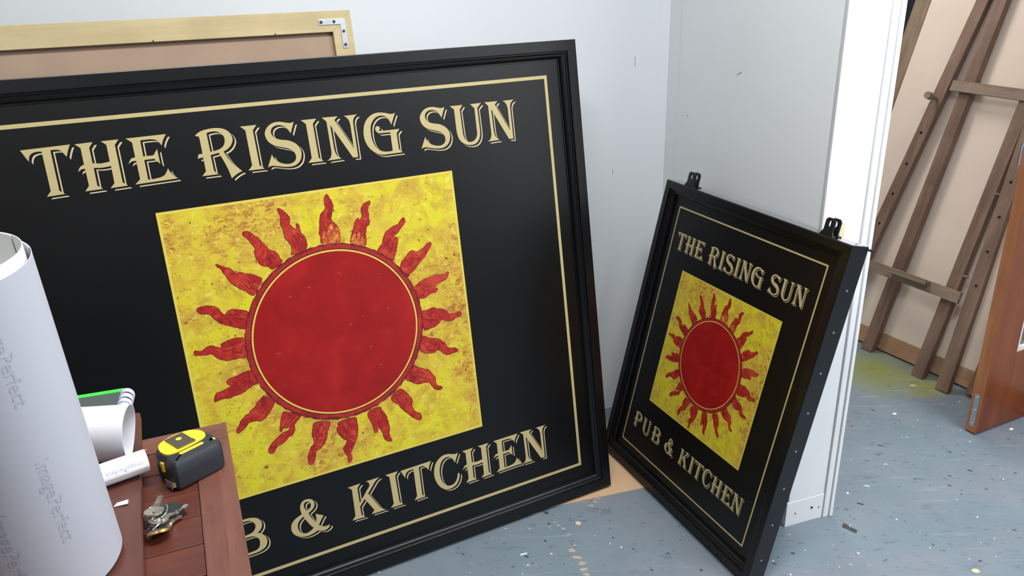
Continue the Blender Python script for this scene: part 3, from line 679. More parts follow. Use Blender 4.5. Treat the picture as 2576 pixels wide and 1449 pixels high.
# --- small sign
uB, vB, nB = sign_axes(-1.1614, 0.2344)
TB = 0.0548
kB = (CAM_H - (0.002 + TB * math.sin(0.2344))) / CAM_H
WB, HB = 0.7433 * kB, 0.9271 * kB
BLB = about_cam((0.2945, 2.3212, 0.0), kB)
rootB = empty('pub_sign', frame_mat(BLB + uB * WB / 2, uB, -nB, vB),
              'small black framed pub sign with hanging lugs leaning on the partition end', 'sign', 'matching pub signs')
sB = .4700
cz = .9271 / 2
rowsB = [(topA[0], [x * sB * kB for x in topA[1]], (cz + .2715) * kB, .00102 * sB * kB, .000515 * kB, 0.0),
         (botA[0], [x * .4675 * kB for x in botA[1]], (cz - .3270) * kB, .000995 * .4675 * kB, .000495 * kB, 0.0)]
build_sign(rootB, WB, HB, TB, .0218 * kB, .022, .041, .0663 * kB, .0046, .434 * kB, rowsB, .50)
q = B(); q.box(-WB / 2 + .0005, WB / 2 - .0005, .0022, TB, HB, HB + .0012); tagp(q.obj('top_cap', 'gloss_black', rootB, bevel=.0004), 'glossy black top of the casing')
# casing screws, hanging lugs
def screw_head(parent, p, axis, r=.004, mat='screw_dark'):
    q = B(); ax = Vector(axis); p = Vector(p)
    q.cyl(p - ax * .002, p + ax * .0008, r, r * .85, 14)
    return q.obj('screw', mat, parent)
for v_ in (.8183, .7123, .6052, .4980, .3919, .285, .178, .071):
    screw_head(rootB, (WB / 2, .0278, v_ * kB), (1, 0, 0), .0032, 'steel')
for u_ in (.030, .1806, .3565, .5261, .715):
    screw_head(rootB, (-WB / 2 + u_ * kB, .042, HB), (0, 0, 1), .0038)
s_ = B(); s_.cyl((WB / 2 - .004, TB - .004, HB - .006), (WB / 2 + .004, TB + .006, HB - .006), .003, n=10); s_.cyl((WB / 2 + .004, TB + .006, HB - .006), (WB / 2 + .007, TB + .0095, HB - .006), .0048, n=12)
s_.obj('corner_screw', 'screw_dark', rootB)
for uc in (.100, .653):
    lug = B()
    for yy in (.010, .029):
        hw, hh = .0145, .044
        out = [(-hw - .010, 0), (hw + .004, 0), (hw, .012)] + [(hw, hh - .006), (hw - .006, hh), (-hw + .006, hh), (-hw, hh - .006), (-hw, .014)]
        hole = [(.0052 * math.cos(2 * PI * i / 18), .030 + .0078 * math.sin(2 * PI * i / 18)) for i in range(18)]
        hole = hole[::-1]
        xc = -WB / 2 + uc * kB
        lug.prism(out, yy, yy + .004, 0, lambda a, c, d: (xc + a, d, HB + c), [hole])
        lug.box(xc - hw, xc + hw, yy, yy + .016, HB, HB + .004)
    lug.obj('hanging_lug', 'black_metal', rootB)

# ================================================================== PINE-FRAMED BOARD BEHIND THE BIG SIGN
OFF = .078
ob = BRA - nA * OFF
bw, btop, bz0 = 1.60, 1.4630 * kA, .010
rootP = empty('framed_board', frame_mat(ob - uA * (.6015 * kA), uA, -nA, vA), 'pine framed brown hardboard standing behind the big black sign', 'board')
q = B(); q.box(-bw + .03, -.03, .013, .017, bz0 + .03, btop - .03); q.obj('backing', 'hardboard', rootP)
rw = .0495
def mitre(pts4, d0=0.0, d1=.028):
    q = B(); q.prism(pts4, d0, d1, 0, lambda a, c, d: (a, d, c)); return q
mitre([(0, btop), (-bw, btop), (-bw + rw, btop - rw), (-rw, btop - rw)]).obj('top_rail', 'pine', rootP, bevel=.0012)
mitre([(0, bz0), (0, btop), (-rw, btop - rw), (-rw, bz0 + rw)]).obj('stile', 'pine', rootP, bevel=.0012)
mitre([(-bw, btop), (-bw, bz0), (-bw + rw, bz0 + rw), (-bw + rw, btop - rw)]).obj('stile', 'pine', rootP, bevel=.0012)
mitre([(-bw, bz0), (0, bz0), (-rw, bz0 + rw), (-bw + rw, bz0 + rw)]).obj('bottom_rail', 'pine', rootP, bevel=.0012)
lx, lz = -.0165, btop - .0195
q = B(); q.prism([(lx, lz), (lx - .066, lz), (lx - .066, lz - .0135), (lx - .0135, lz - .0135), (lx - .0135, lz - .070), (lx, lz - .070)], -.0018, .001, 0, lambda a, c, d: (a, d, c))
lb = tagp(q.obj('corner_bracket', 'steel', rootP, bevel=.0005), 'zinc corner bracket')
for (a, c) in ((lx - .060, lz - .0068), (lx - .028, lz - .0068), (lx - .0068, lz - .030), (lx - .0068, lz - .062)):
    q = B(); q.cyl((a, -.0026, c), (a, 0, c), .0038, n=12); q.obj('screw', 'screw_dark', lb)
for (a, r) in ((-.46, .002), (-.19, .002)):
    q = B(); q.cyl((a, -.0008, btop - rw + .002), (a, .004, btop - rw + .002), r, n=10); q.obj('nail', 'dark_bit', rootP)

# ================================================================== HARDBOARD SHEET ON THE FLOOR
q = B()
pm = [(-.25, 1.893), (.430, 2.081), (.402, 2.485), (-.32, 2.235)]
q.prism(pm, 0.0, .002)
tagp(q.obj('hardboard_sheet', 'mdf'), 'thin tan hardboard sheet flat on the floor under the signs', 'sheet')

# ================================================================== BACK ROOM: BEIGE PANEL, EASEL, PLANK, DOOR
P1 = Vector((1.4753, 3.0853, 0)); dP = Vector((.450765, -.892643, 0)); bP = Vector((.892643, .450765, 0))
PHP = math.radians(18); vP = Vector((0, 0, math.cos(PHP))) + bP * math.sin(PHP); nP = dP.cross(vP)   # nP faces the camera side
if nP.dot(bP) > 0: nP = -nP
TPAN = .024
rootQ = empty('beige_panel', frame_mat(P1 + Vector((0, 0, TPAN * math.sin(PHP))), dP, -nP, vP), 'tall beige panel with wooden edging leaning behind the easel', 'panel')
q = B(); q.box(-.26, 1.30, .004, .016, .02, 1.86); q.obj('board', 'beige_board', rootQ)
q = B(); q.box(-.284, 1.32, 0, TPAN, 0, .070); q.obj('bottom_rail', 'beech', rootQ, bevel=.0015)
q = B(); q.box(-.284, -.2125, 0, TPAN, .0705, 1.90); q.obj('stile', 'grey_wood', rootQ, bevel=.0015)
q = B(); q.box(1.25, 1.32, 0, TPAN, .0705, 1.90); q.obj('stile', 'grey_wood', rootQ, bevel=.0015)
q = B(); q.box(-.2125, 1.25, 0, TPAN, 1.83, 1.90); q.obj('top_rail', 'beech', rootQ, bevel=.0015)

rootE = empty('easel', frame_mat(P1 + dP * .2, dP, -nP, vP), 'brown wooden artist easel with peg holes leaning on the beige panel', 'easel')
def ep(x, off, z): return Vector((x - .2, -off, z))
def bar(p0, p1, w, t, side=None):
    """rectangular bar from p0 to p1: w across (in the easel plane), t thick (depth)"""
    p0 = Vector(p0); p1 = Vector(p1); ax = (p1 - p0).normalized()
    dy = Vector((0, 1, 0)); dy = (dy - ax * ax.dot(dy)).normalized(); dx = dy.cross(ax)
    b = B(); vs = []
    for p in (p0, p1):
        for sx, sy in ((-1, 0), (1, 0), (1, 1), (-1, 1)): vs.append(p + dx * sx * w / 2 + dy * sy * t)
    b.add(vs, [(0, 1, 2, 3), (7, 6, 5, 4), (0, 4, 5, 1), (1, 5, 6, 2), (2, 6, 7, 3), (3, 7, 4, 0)])
    return b
def with_holes(o, holes, r, axis):
    """cut real peg holes with an applied boolean"""
    c = B()
    for h in holes: c.cyl(Vector(h) - Vector(axis) * .06, Vector(h) + Vector(axis) * .06, r, n=12)
    co = c.obj('cutter', 'dark_bit', rootE)
    md = o.modifiers.new('b', 'BOOLEAN'); md.operation = 'DIFFERENCE'; md.object = co; md.solver = 'EXACT'
    dg = bpy.context.evaluated_depsgraph_get(); dg.update()
    me = bpy.data.meshes.new_from_object(o.evaluated_get(dg))
    o.modifiers.clear(); o.data = me
    bpy.data.objects.remove(co, do_unlink=True)
LEGS = [((-.092, .055, .012), (.075, .034, 1.86)), ((.095, .045, -.012), (.110, .034, 1.86)),
        ((.355, .070, -.022), (.344, .034, 1.86)), ((.477, .092, -.026), (.352, .056, 1.86))]
legs = []
for i, (a, b_) in enumerate(LEGS):
    o = bar(ep(*a), ep(*b_), .049 if i in (0, 3) else .047, .024 if i in (0, 3) else .030).obj('leg', 'easel', rootE, bevel=.0012)
    legs.append(o)
def on_leg(i, z):
    a, b_ = LEGS[i]; t = (z - a[2]) / (b_[2] - a[2]); return ep(a[0] + (b_[0] - a[0]) * t, a[1] + (b_[1] - a[1]) * t, z)
with_holes(legs[0], [on_leg(0, z) for z in (.505, .635, .765, .897)], .0062, (0, 1, 0))
with_holes(legs[3], [on_leg(3, z) for z in (.385, .515, .645, .775, .905)], .0062, (0, 1, 0))
bar(ep(.050, .058, 1.094), ep(.395, .058, 1.086), .041, .016).obj('cross_bar', 'easel_bar', rootE, bevel=.0012)
tr = bar(ep(-.012, .086, .331), ep(.416, .100, .325), .044, .014).obj('cross_bar', 'easel_bar', rootE, bevel=.0012)
q = B(); q.box(.112 - .2, .288 - .2, -.128, -.093, .332, .346); q.box(.112 - .2, .288 - .2, -.128, -.120, .346, .352); q.obj('ledge', 'easel_bar', tr, bevel=.002)
kp = on_leg(0, 1.038)
q = B(); q.cyl(kp + Vector((0, .01, 0)), kp + Vector((0, -.045, 0)), .007, n=14); q.cyl(kp + Vector((0, -.045, 0)), kp + Vector((0, -.066, 0)), .015, .014, 18); q.obj('peg', 'easel_bar', rootE)
for z in (.405, .725):
    a = on_leg(2, z) + Vector((.018, .006, 0)); b_ = on_leg(3, z) + Vector((-.02, .01, 0))
    q = B(); q.cyl(a, a + (b_ - a).normalized() * .03, .004, n=10); q.obj('peg', 'easel_bar', rootE)

# dark plank between easel and door
pb = Vector((1.700, 2.545, 0))
lean = (vP * 1.0 + dP * .02).normalized()
px = dP - lean * dP.dot(lean); px.normalize(); pn = px.cross(lean)
if pn.dot(bP) < 0: pn = -pn
rootK = empty('timber_plank', frame_mat(pb + Vector((0, 0, .012)), px, lean.cross(px), lean), 'dark rough timber plank leaning between the easel and the brown door', 'plank')
q = B(); q.prism([(-.040, 0), (.045, 0), (.045, 1.10), (-.030, 1.10), (-.030, .55), (-.036, .30)], -.011, .011, 0, lambda a, c, d: (a, d, c))
q.obj('plank', 'plank', rootK, bevel=.001)
for L_ in (.12, .20, .33, .46):
    q = B(); q.cyl((-.012, -.013, L_), (-.012, .013, L_), .0024, n=8); q.obj('nail', 'dark_bit', rootK)

# brown glazed door leaf, standing open
D0 = Vector((1.567, 2.312, 0)); dd = Vector((math.cos(math.radians(25.13)), math.sin(math.radians(25.13)), 0)); db = Vector((-dd.y, dd.x, 0))
rootD = empty('door_1', frame_mat(D0, dd, db, Vector((0, 0, 1))))
rootD['kind'] = 'structure'
DW, DH, DT, G0, GZ = .76, 2.02, .040, .128, .285
q = B(); q.box(0, G0, .0, DT, .005, DH, 0); 
me = q.mesh('stile', True, .001)
o = link('stile', me, ['door', 'door_edge'], rootD)
for p in me.polygons:
    if p.normal.x < -.5: p.material_index = 1
q = B(); q.box(DW - G0, DW, 0, DT, .005, DH); q.obj('stile', 'door', rootD, bevel=.001)
q = B(); q.box(G0, DW - G0, 0, DT, .005, GZ); q.obj('bottom_rail', 'door', rootD, bevel=.001)
q = B(); q.box(G0, DW - G0, 0, DT, DH - .13, DH); q.obj('top_rail', 'door', rootD, bevel=.001)
q = B(); q.box(G0, DW - G0, DT / 2 - .003, DT / 2 + .003, GZ, DH - .13); q.obj('pane', 'glass', rootD)
q = B()
for (x0, x1, z0, z1) in ((G0, G0 + .014, GZ, DH - .13), (DW - G0 - .014, DW - G0, GZ, DH - .13), (G0 + .014, DW - G0 - .014, GZ, GZ + .014), (G0 + .014, DW - G0 - .014, DH - .144, DH - .13)):
    q.box(x0, x1, .004, DT / 2 - .003, z0, z1)
q.obj('glazing_bead', 'bead', rootD)
q = B(); q.box(-.0012, .003, .011, .029, .028, .150); fb = tagp(q.obj('flush_bolt', 'steel', rootD, bevel=.0006), 'steel flush bolt')
for z in (.040, .089, .138):
    q = B(); q.cyl((-.003, .020, z), (0, .020, z), .0042, n=12); q.obj('screw', 'chrome', fb)
q = B(); q.box(.006, .030, DT, DT + .004, .900, 1.040); hd = q.obj('handle_plate', 'chrome', rootD, bevel=.0015)
q = B(); q.tube([(.018, DT + .003, .990), (.018, DT + .010, .990), (.018, DT + .0135, .986), (.019, DT + .014, .975), (.020, DT + .014, .925)], .007, 10); q.obj('lever', 'chrome', hd, smooth=True)
q = B(); q.cyl((.0, .02, 1.03), (-.002, .02, 1.03), .008, n=14); q.obj('latch', 'steel', rootD)

# ================================================================== SLATTED TABLE WITH TAPE MEASURE AND KEYS
TZ = .900
TH = math.radians(22.5)
rootT = empty('slatted_table', zrot(Vector((-.429, 1.020, 0)), TH), 'dark red-brown slatted wooden table in the foreground under the tape measure', 'table')
TWd, TLn, t_ = .62, .72, .020
q = B(); q.box(-TWd, 0, -.0438, 0, TZ - t_, TZ); q.obj('rear_rail', 'rail', rootT, bevel=.0015)
q = B(); q.box(-TWd, 0, -TLn, -TLn + .0438, TZ - t_, TZ); q.obj('front_rail', 'rail', rootT, bevel=.0015)
for x in (-.0453, -TWd):
    q = B(); q.box(x, x + .0453, -TLn + .0442, -.0442, TZ - t_, TZ); q.obj('stile', 'stile', rootT, bevel=.0015)
sw = (TLn - 2 * .0445) / 11
sm = None
for i in range(11):
    y1 = -.0445 - i * sw
    if sm is None:
        q = B(); q.box(-TWd + .0457, -.0457, -sw + .0012, 0, TZ - t_ + .002, TZ - .0012); sm = q.mesh('slat', True, .0012); sm.materials.append(M['slat'])
    o = bpy.data.objects.new('slat', sm); COL.objects.link(o); o.parent = rootT
    o.matrix_local = Matrix.Translation((0, y1 - .0006, 0))
for (x, y) in ((-.055, -.06), (-TWd + .055, -.06), (-.055, -TLn + .06), (-TWd + .055, -TLn + .06)):
    q = B(); q.box(x - .018, x + .018, y - .018, y + .018, 0, TZ - t_); q.obj('leg', 'stile', rootT, bevel=.002)
q = B(); q.box(-TWd + .06, -.06, -.075, -.057, TZ - t_ - .06, TZ - t_); q.obj('apron', 'slat', rootT)
q = B(); q.box(-TWd + .06, -.06, -TLn + .057, -TLn + .075, TZ - t_ - .06, TZ - t_); q.obj('apron', 'slat', rootT)

# dark board lying on the table
BZ = .915
ba = math.radians(-66.3 + 90)
q = B(); q.box(-.36, 0, -.66, 0, 0, BZ - TZ)
brd = q.obj('wooden_board', 'tboard', None, bevel=.004, seg=3)
brd.matrix_world = zrot(Vector((-.5578, 1.0317, TZ)), ba)
tagp(brd, 'dark red wooden board lying on the slatted table under the papers', 'board')

# ---- text print on cylinders
def text_loops(txt, size):
    cu = bpy.data.curves.new('t', 'FONT'); cu.body = txt; cu.size = size; cu.resolution_u = 2
    o = bpy.data.objects.new('t', cu); COL.objects.link(o)
    dg = bpy.context.evaluated_depsgraph_get(); dg.update()
    me = bpy.data.meshes.new_from_object(o.evaluated_get(dg))
    vs = [v.co.copy() for v in me.vertices]; fs = [tuple(p.vertices) for p in me.polygons]
    bpy.data.objects.remove(o, do_unlink=True); bpy.data.meshes.remove(me)
    return vs, fs

# ---- big paper roll standing on the board
rr_, RL = .0786, .359
ax = Vector((-.0028, -.0719, 1)).normalized()
xa = Vector((1, 0, 0)); xa = (xa - ax * xa.dot(ax)).normalized(); ya = ax.cross(xa)
rootR = empty('paper_roll', frame_mat(Vector((-.5171, .6948, BZ + .0057)), xa, ya, ax), 'large white paper roll standing upright in the left foreground', 'paper roll')
def spiral(turns, r0, r1, z_top, zb=0.0, a0=0.0, n=64):
    b = B(); N = int(turns * n); outer = []; inner = []
    th = .0006
    for i in range(N + 1):
        a = a0 + 2 * PI * turns * i / N; r = r0 + (r1 - r0) * i / N
        outer.append((r, a)); inner.append((r - th, a))
    L = []
    for (rad, a), (ri, _) in zip(outer, inner):
        zt = z_top(a - a0)
        c, s = math.cos(a), math.sin(a)
        L.append([(rad * c, rad * s, zb), (rad * c, rad * s, zt), (ri * c, ri * s, zt), (ri * c, ri * s, zb)])
    b.ring(L, True, True, True)
    return b
spiral(1.25, .0715, .0735, lambda a: RL, 0, 1.0, 96).obj('inner_winding', 'paper_core', rootR, smooth=True)
spiral(1.15, .0775, rr_, lambda a: RL - .0085 + .0015 * math.sin(a), 0, .66, 128).obj('outer_sheet', 'paper_back', rootR, smooth=True)
vs, fs = text_loops('ImagePerfect', .019)
for (a0, z0, flip) in ((-.62, .33, 1), (-.62, .17, 1), (-1.25, .30, 1), (-1.25, .13, 1), (-1.95, .25, 1)):
    q = B(); P = []
    for v in vs:
        a = a0 + v.y / rr_; z = z0 - v.x
        t_a = (a - .66) % (2 * PI); t_a = t_a + 2 * PI if t_a + 2 * PI <= 2 * PI * 1.15 else t_a
        r_p = .0775 + (rr_ - .0775) * t_a / (2 * PI * 1.15) + .00022
        P.append((r_p * math.cos(a), r_p * math.sin(a), z))
    q.add(P, fs); q.obj('print', 'ink', rootR, fix=False)

# ---- looped sheet
ang = math.radians(4)
rootL = empty('looped_paper', zrot(Vector((-.516, .914, BZ)), ang), 'curled white sheet open at its end, behind the upright paper roll', 'paper')
q = B(); n = 48; Lp = []
for i in range(n):
    a = 2 * PI * i / n
    zz = .0378 + .0372 * math.sin(a); wdt = .029 * math.cos(a) * (0.78 + .22 * math.sin(a))
    Lp.append((wdt - .012 * (1 - zz / .075), zz))
def shell(poly, x0, x1, th=.0006, sk=0.0):
    b = B(); inn = offset_poly(poly, -th)
    L = [[(x + sk * z, y, z) for y, z in pl] for x, pl in ((x0, poly), (x1, poly), (x1, inn), (x0, inn))]
    L.append(L[0]); b.ring(L, True)
    return b
shell(Lp, -.17, 0, .0006, .10).obj('sheet', 'paper', rootL, smooth=True)
# ---- narrow tube with print
tdir = Vector((-.0416, -.0313, 0)).normalized()
rootS = empty('paper_tube', frame_mat(Vector((-.4793, .8760, BZ + .0160)), -tdir, Vector((0, 0, 1)).cross(-tdir), Vector((0, 0, 1))), 'narrow rolled white paper tube with grey print across the board edge', 'paper tube')
TR_ = .0155
b = B(); L = []; N = 90
for i in range(N + 1):
    a = -1.2 + 2 * PI * 1.7 * i / N; r = TR_ - .0022 * (1 - i / N)
    L.append([(0.0 if i > 20 else .003, r * math.cos(a), r * math.sin(a)), (-.085, r * math.cos(a), r * math.sin(a))])
    L[-1] += [(L[-1][1][0], (r - .0004) * math.cos(a), (r - .0004) * math.sin(a)), (L[-1][0][0], (r - .0004) * math.cos(a), (r - .0004) * math.sin(a))]
b.ring(L, True, True, True); b.obj('sheet', 'paper', rootS)
vs, fs = text_loops('imagePerfect', .0086)
q = B(); P = []
for v in vs:
    P.append((-.006 - v.x, 0, 0))
P = [(x, -(TR_ + .00015) * math.cos(.62 + .0 - v.y / TR_), (TR_ + .00015) * math.sin(.62 - v.y / TR_)) for (x, _, _), v in zip(P, vs)]
q.add(P, fs); q.obj('print', 'ink2', rootS, fix=False)
# ---- notebook
na = math.radians(17.5)
rootN = empty('notebook', zrot(Vector((-.5898, 1.0679, BZ)), na), 'dark spiral notebook with bright green edge behind the curled sheet', 'notebook')
q = B(); q.box(-.15, -.006, -.098, 0, .0, .017); q.obj('pages', 'pages', rootN, bevel=.001)
q = B(); q.box(-.152, -.004, -.100, -.006, .0173, .0188); q.obj('cover', 'cover', rootN, bevel=.0004)
q = B(); q.box(-.152, -.004, -.0059, .004, .0, .0195); tagp(q.obj('cover_edge', 'green', rootN, bevel=.0004), 'bright green edge')
for i in range(6):
    y = -.010 - i * .0158
    q = B(); pts_ = [(.0005 + .0105 * math.cos(a), y, .0115 + .0115 * math.sin(a)) for a in [2 * PI * j / 16 for j in range(16)]]
    loops = [[Vector(p) + Vector((0, d, 0)) * 1.0 + Vector((.0, 0, 0)) for d in (-.0050, .0050)] for p in pts_]
    inn = [[Vector(((p[0] - .0005) * .86 + .0005, p[1] + d, (p[2] - .0115) * .86 + .0115)) for d in (.0050, -.0050)] for p in pts_]
    L = [a_ + b_ for a_, b_ in zip(loops, inn)]; L.append(L[0])
    q.ring(L, True); q.obj('binding_ring', 'comb', rootN)
# ---- tape measure
ta = math.radians(51)
rootM = empty('tape_measure', zrot(Vector((-.4325, .8490, TZ)), ta), 'black and yellow tape measure lying on the slatted table', 'tape measure')
out = smooth_loop(parse("0.5,3 3,0 ~30,-0.5 ~60,0 ~69,4 ~73,16 ~73,34 ~68,52 ~56,63 ~38,67 ~20,64.5 ~7,57 ~1,46 1,30 3,26 1,22"), 5)
out = [(a / 1000, c / 1000) for a, c in out]
b = B(); L = []
for dz, off in ((0, -.003), (.003, 0), (.020, .0006), (.034, 0), (.039, -.003), (.0405, -.008)):
    L.append([(a, c, dz) for a, c in offset_poly(out, off)])
b.ring(L, True, True, True); b.obj('case', 'tape_black', rootM, smooth=True)
lab = smooth_loop(parse("~7,48 ~13,58 ~25,63 ~40,64 ~55,60 ~64,50 ~66,37 ~61,27 ~50,23.5 ~20,22 ~8,26 ~5,37"), 4)
b = B(); b.prism([(a / 1000, c / 1000) for a, c in lab], .0395, .0418); b.obj('label_plate', 'tape_yellow', rootM, bevel=.0006)
b = B(); b.prism([(.020, .0140), (.050, .0140), (.052, .0155), (.052, .0180), (.050, .0195), (.020, .0195), (.018, .018), (.018, .0155)], .0385, .0412); b.obj('stripe', 'tape_yellow', rootM, bevel=.0004)
b = B(); b.prism([(.058, .012), (.067, .012), (.068, .016), (.064, .020), (.061, .018)], .0375, .0405); b.obj('stripe', 'tape_yellow', rootM, bevel=.0004)
b = B(); b.box(.022, .047, .033, .060, .0416, .0432); b.box(.022, .047, .026, .033, .0424, .0442); b.cyl((.035, .047, .0430), (.035, .047, .0436), .0042, n=16, mi=1)
b.obj('belt_clip', ['clip', 'tape_yellow'], rootM, bevel=.0004)
b = B(); b.box(-.0035, .001, .004, .024, .006, .0072); b.box(-.0045, -.0035, .006, .022, .003, .0130); b.obj('end_hook', 'steel', rootM, bevel=.0004)
b = B(); b.box(-.0012, .003, .028, .034, .018, .032); b.box(-.001, .003, .006, .010, .004, .010); b.obj('lock_button', 'tape_yellow', rootM, bevel=.001)
# ---- keys
rootC = empty('key_bunch', Matrix.Translation((-.425, .790, TZ)), 'bunch of keys with black fob and brass token on the slatted table', 'keys')
def K(x, y, z=0.0): return (x + .425, y - .790, z)
def key(p0, p1, z, tilt, head_r=.0115):
    """p0 head centre, p1 tip"""
    a = Vector(K(p0[0], p0[1], z)); b_ = Vector(K(p1[0], p1[1], z + tilt)); ax_ = (b_ - a); Ln = ax_.length; ax_.normalize()
    sd = Vector((0, 0, 1)).cross(ax_).normalized(); n_ = ax_.cross(sd)
    head = [(head_r * math.cos(t), head_r * math.sin(t)) for t in [.45 + (2 * PI - .9) * i / 22 for i in range(23)]]
    blade = [(head_r * .9, -.0036), (Ln * .55, -.0036), (Ln * .60, -.0020), (Ln * .68, -.0036), (Ln * .76, -.0016), (Ln * .84, -.0034), (Ln * .92, -.0020), (Ln, 0), (Ln * .95, .0036), (head_r * .9, .0036)]
    poly = head + blade
    hole = [(-.0060 + .0026 * math.cos(t), .0026 * math.sin(t)) for t in [2 * PI * i / 12 for i in range(12)]][::-1]
    q = B(); q.prism(poly, -.0011, .0011, 0, lambda u, v, d: a + ax_ * u + sd * v + n_ * d, [hole])
    return q.obj('key', 'key', rootC)
key((-.4362, .7880), (-.4445, .8275), .0165, -.006)
key((-.4280, .7790), (-.4040, .8085), .0120, -.003)
key((-.4240, .7760), (-.4080, .7960), .0050, -.002)
key((-.4330, .7950), (-.4475, .8180), .0040, -.001)
out = smooth_loop(parse("~-12,-10 ~-3,-13 ~9,-11 ~14,-2 ~12,9 ~2,13 ~-9,10 ~-13,1"), 4)
b = B(); L = []
for dz, off in ((.0, -.002), (.002, 0), (.009, 0), (.0125, -.003)):
    L.append([Vector(K(-.4225, .8005, dz)) + Vector((a / 1000, c / 1000, 0)) for a, c in offset_poly(out, off * 1000)])
b.ring(L, True, True, True); b.obj('fob', 'fob', rootC, smooth=True)
b = B(); b.tube([K(-.4345 + .0135 * math.cos(t), .7885 + .0125 * math.sin(t), .0150 + .003 * math.sin(t + .6)) for t in [2 * PI * i / 32 for i in range(32)]], .0010, 8, True); b.obj('split_ring', 'chrome', rootC, smooth=True)
b = B(); b.tube([K(-.4310 + .0100 * math.cos(t), .7695 + .0120 * math.sin(t), .0085 + .0075 * math.cos(t * 1.0)) for t in [2 * PI * i / 28 for i in range(28)]], .0010, 8, True); b.obj('split_ring', 'chrome', rootC, smooth=True)
tk = B(); c0 = Vector(K(-.4222, .7600, .0088)); nn = Vector((-.30, .62, 1)).normalized()
tk.cyl(c0 - nn * .0022, c0 + nn * .0012, .0140, .0140, 36, 0); tk.cyl(c0 + nn * .0012, c0 + nn * .0030, .0128, .0100, 36, 1)
tagp(tk.obj('token', ['brass', 'enamel'], rootC), 'brass token with dark purple face')

d_ = rt2 * ((286 - 1288) / 1988.6) - up2 * ((1276 - 724.5) / 1988.6) + fw
px_scrap = Vector((0, 0, CAM_H)) + d_ * ((BZ + .0004 - CAM_H) / d_.z)
# small white paper scrap beside the roll
q = B(); q.add([(0, 0, 0), (.016, .004, .0015), (.014, .010, .003), (.001, .007, .0006), (0, 0, .0006), (.016, .004, .0021), (.014, .010, .0036), (.001, .007, .0012)], [(0, 1, 2, 3), (7, 6, 5, 4), (0, 4, 5, 1), (1, 5, 6, 2), (2, 6, 7, 3), (3, 7, 4, 0)])
o = q.obj('paper_scrap', 'paper'); o.location = px_scrap; tagp(o, 'tiny white paper scrap on the dark board beside the big roll', 'scrap')

# masking tape patch on the jamb
q = B(); rbox(q, PA + .046, PA + .070, PE - .0006, PE + .0002, .862, .905); o = q.obj('masking_tape', 'masking'); tagp(o, 'small cream masking tape patch on the white partition end', 'tape')

# ================================================================== LITTER ON THE FLOOR
CT = Vector((0, 0, CAM_H))
def px2floor(x, y, z=0.0):
    d = rt2 * ((x - 1288) / 1988.6) - up2 * ((y - 724.5) / 1988.6) + fw
    t = (z - CAM_H) / d.z
    return CT + d * t
def chip(name, mat, label, cat, spot, pts2, th=.0012, rot=0.0, curl=0.0):
    q = B(); q.prism([(a / 1000, c / 1000) for a, c in pts2], 0, th)
    if curl: q.v = [(a, c, d + curl * (a * a * 40)) for a, c, d in q.v]
    o = q.obj(name, mat); o.matrix_world = Matrix.Translation(spot) @ Matrix.Rotation(rot, 4, 'Z')
    return tagp(o, label, cat)
sc_ = px2floor(1376, 1291)
rs = empty('screw', Matrix.Translation(sc_), 'small silver screw head lying at the big sign bottom edge', 'screw')
q = B(); q.cyl((0, 0, .006), (0, 0, .010), .006, .0055, 20); q.obj('head', 'steel', rs)
q = B(); q.cyl((0, 0, 0), (.0, .0, .006), .0028, n=12); q.obj('shank', 'screw_dark', rs)
q = B(); q.box(-.0045, .0045, -.0006, .0006, .0098, .0103); q.obj('slot', 'screw_dark', rs)
chip('wood_chip', 'cream_bit', 'pale lozenge shaped chip on the floor between the two signs', 'chip', px2floor(1454, 1317), [(-9, -2), (-3, -9), (8, -6), (6, 5), (-4, 9)], .0025, .4)
chip('plastic_bit', 'white_bit', 'short white rod shaped bit below the big sign', 'bit', px2floor(1317, 1395), [(-10, -2), (10, -2.5), (10, 1.5), (-9, 2)], .003, .3)
rf = empty('folded_scrap', zrot(px2floor(2133, 1330), -.5), 'folded dark scrap with pale edges on the floor right of the partition', 'scrap')
q = B(); q.add([(-.016, 0, 0), (.002, -.004, .001), (.004, .006, .006), (-.014, .010, .008), (-.016, 0, .001), (.002, -.004, .002), (.004, .006, .007), (-.014, .010, .009)], [(0, 1, 2, 3), (7, 6, 5, 4), (0, 4, 5, 1), (1, 5, 6, 2), (2, 6, 7, 3), (3, 7, 4, 0)]); q.obj('flap', 'dark_bit', rf)
q = B(); q.add([(.003, -.006, 0), (.022, -.012, 0), (.025, -.004, .006), (.005, .002, .006), (.003, -.006, .001), (.022, -.012, .001), (.025, -.004, .007), (.005, .002, .007)], [(0, 1, 2, 3), (7, 6, 5, 4), (0, 4, 5, 1), (1, 5, 6, 2), (2, 6, 7, 3), (3, 7, 4, 0)]); q.obj('flap', 'dark_bit', rf)
q = B(); q.add([(-.006, .010, 0), (.006, .008, 0), (.004, .016, .004), (-.006, .010, .001), (.006, .008, .001), (.004, .016, .005)], [(0, 1, 2), (5, 4, 3), (0, 3, 4, 1), (1, 4, 5, 2), (2, 5, 3, 0)]); q.obj('pale_edge', 'cream_bit', rf)
chip('pale_disc', 'cream_bit', 'pale oval disc on the floor at the bottom right', 'disc', px2floor(2454, 1437), [(10 * math.cos(2 * PI * i / 20), 8 * math.sin(2 * PI * i / 20)) for i in range(20)], .002)
chip('sliver', 'red_bit', 'thin dark red sliver on the floor right of the partition', 'sliver', px2floor(2164, 1268), [(-9, -1.5), (9, -1), (9, 1), (-9, 1.5)], .002, -.55)
chip('paper_curl', 'white_bit', 'small curved white paper curl on the open floor', 'curl', px2floor(2228, 1169), [(-7, -1), (-4, 2.6), (0, 4), (4, 3), (7, 0), (5, .6), (1, 2), (-3, 1)], .0015, 0)
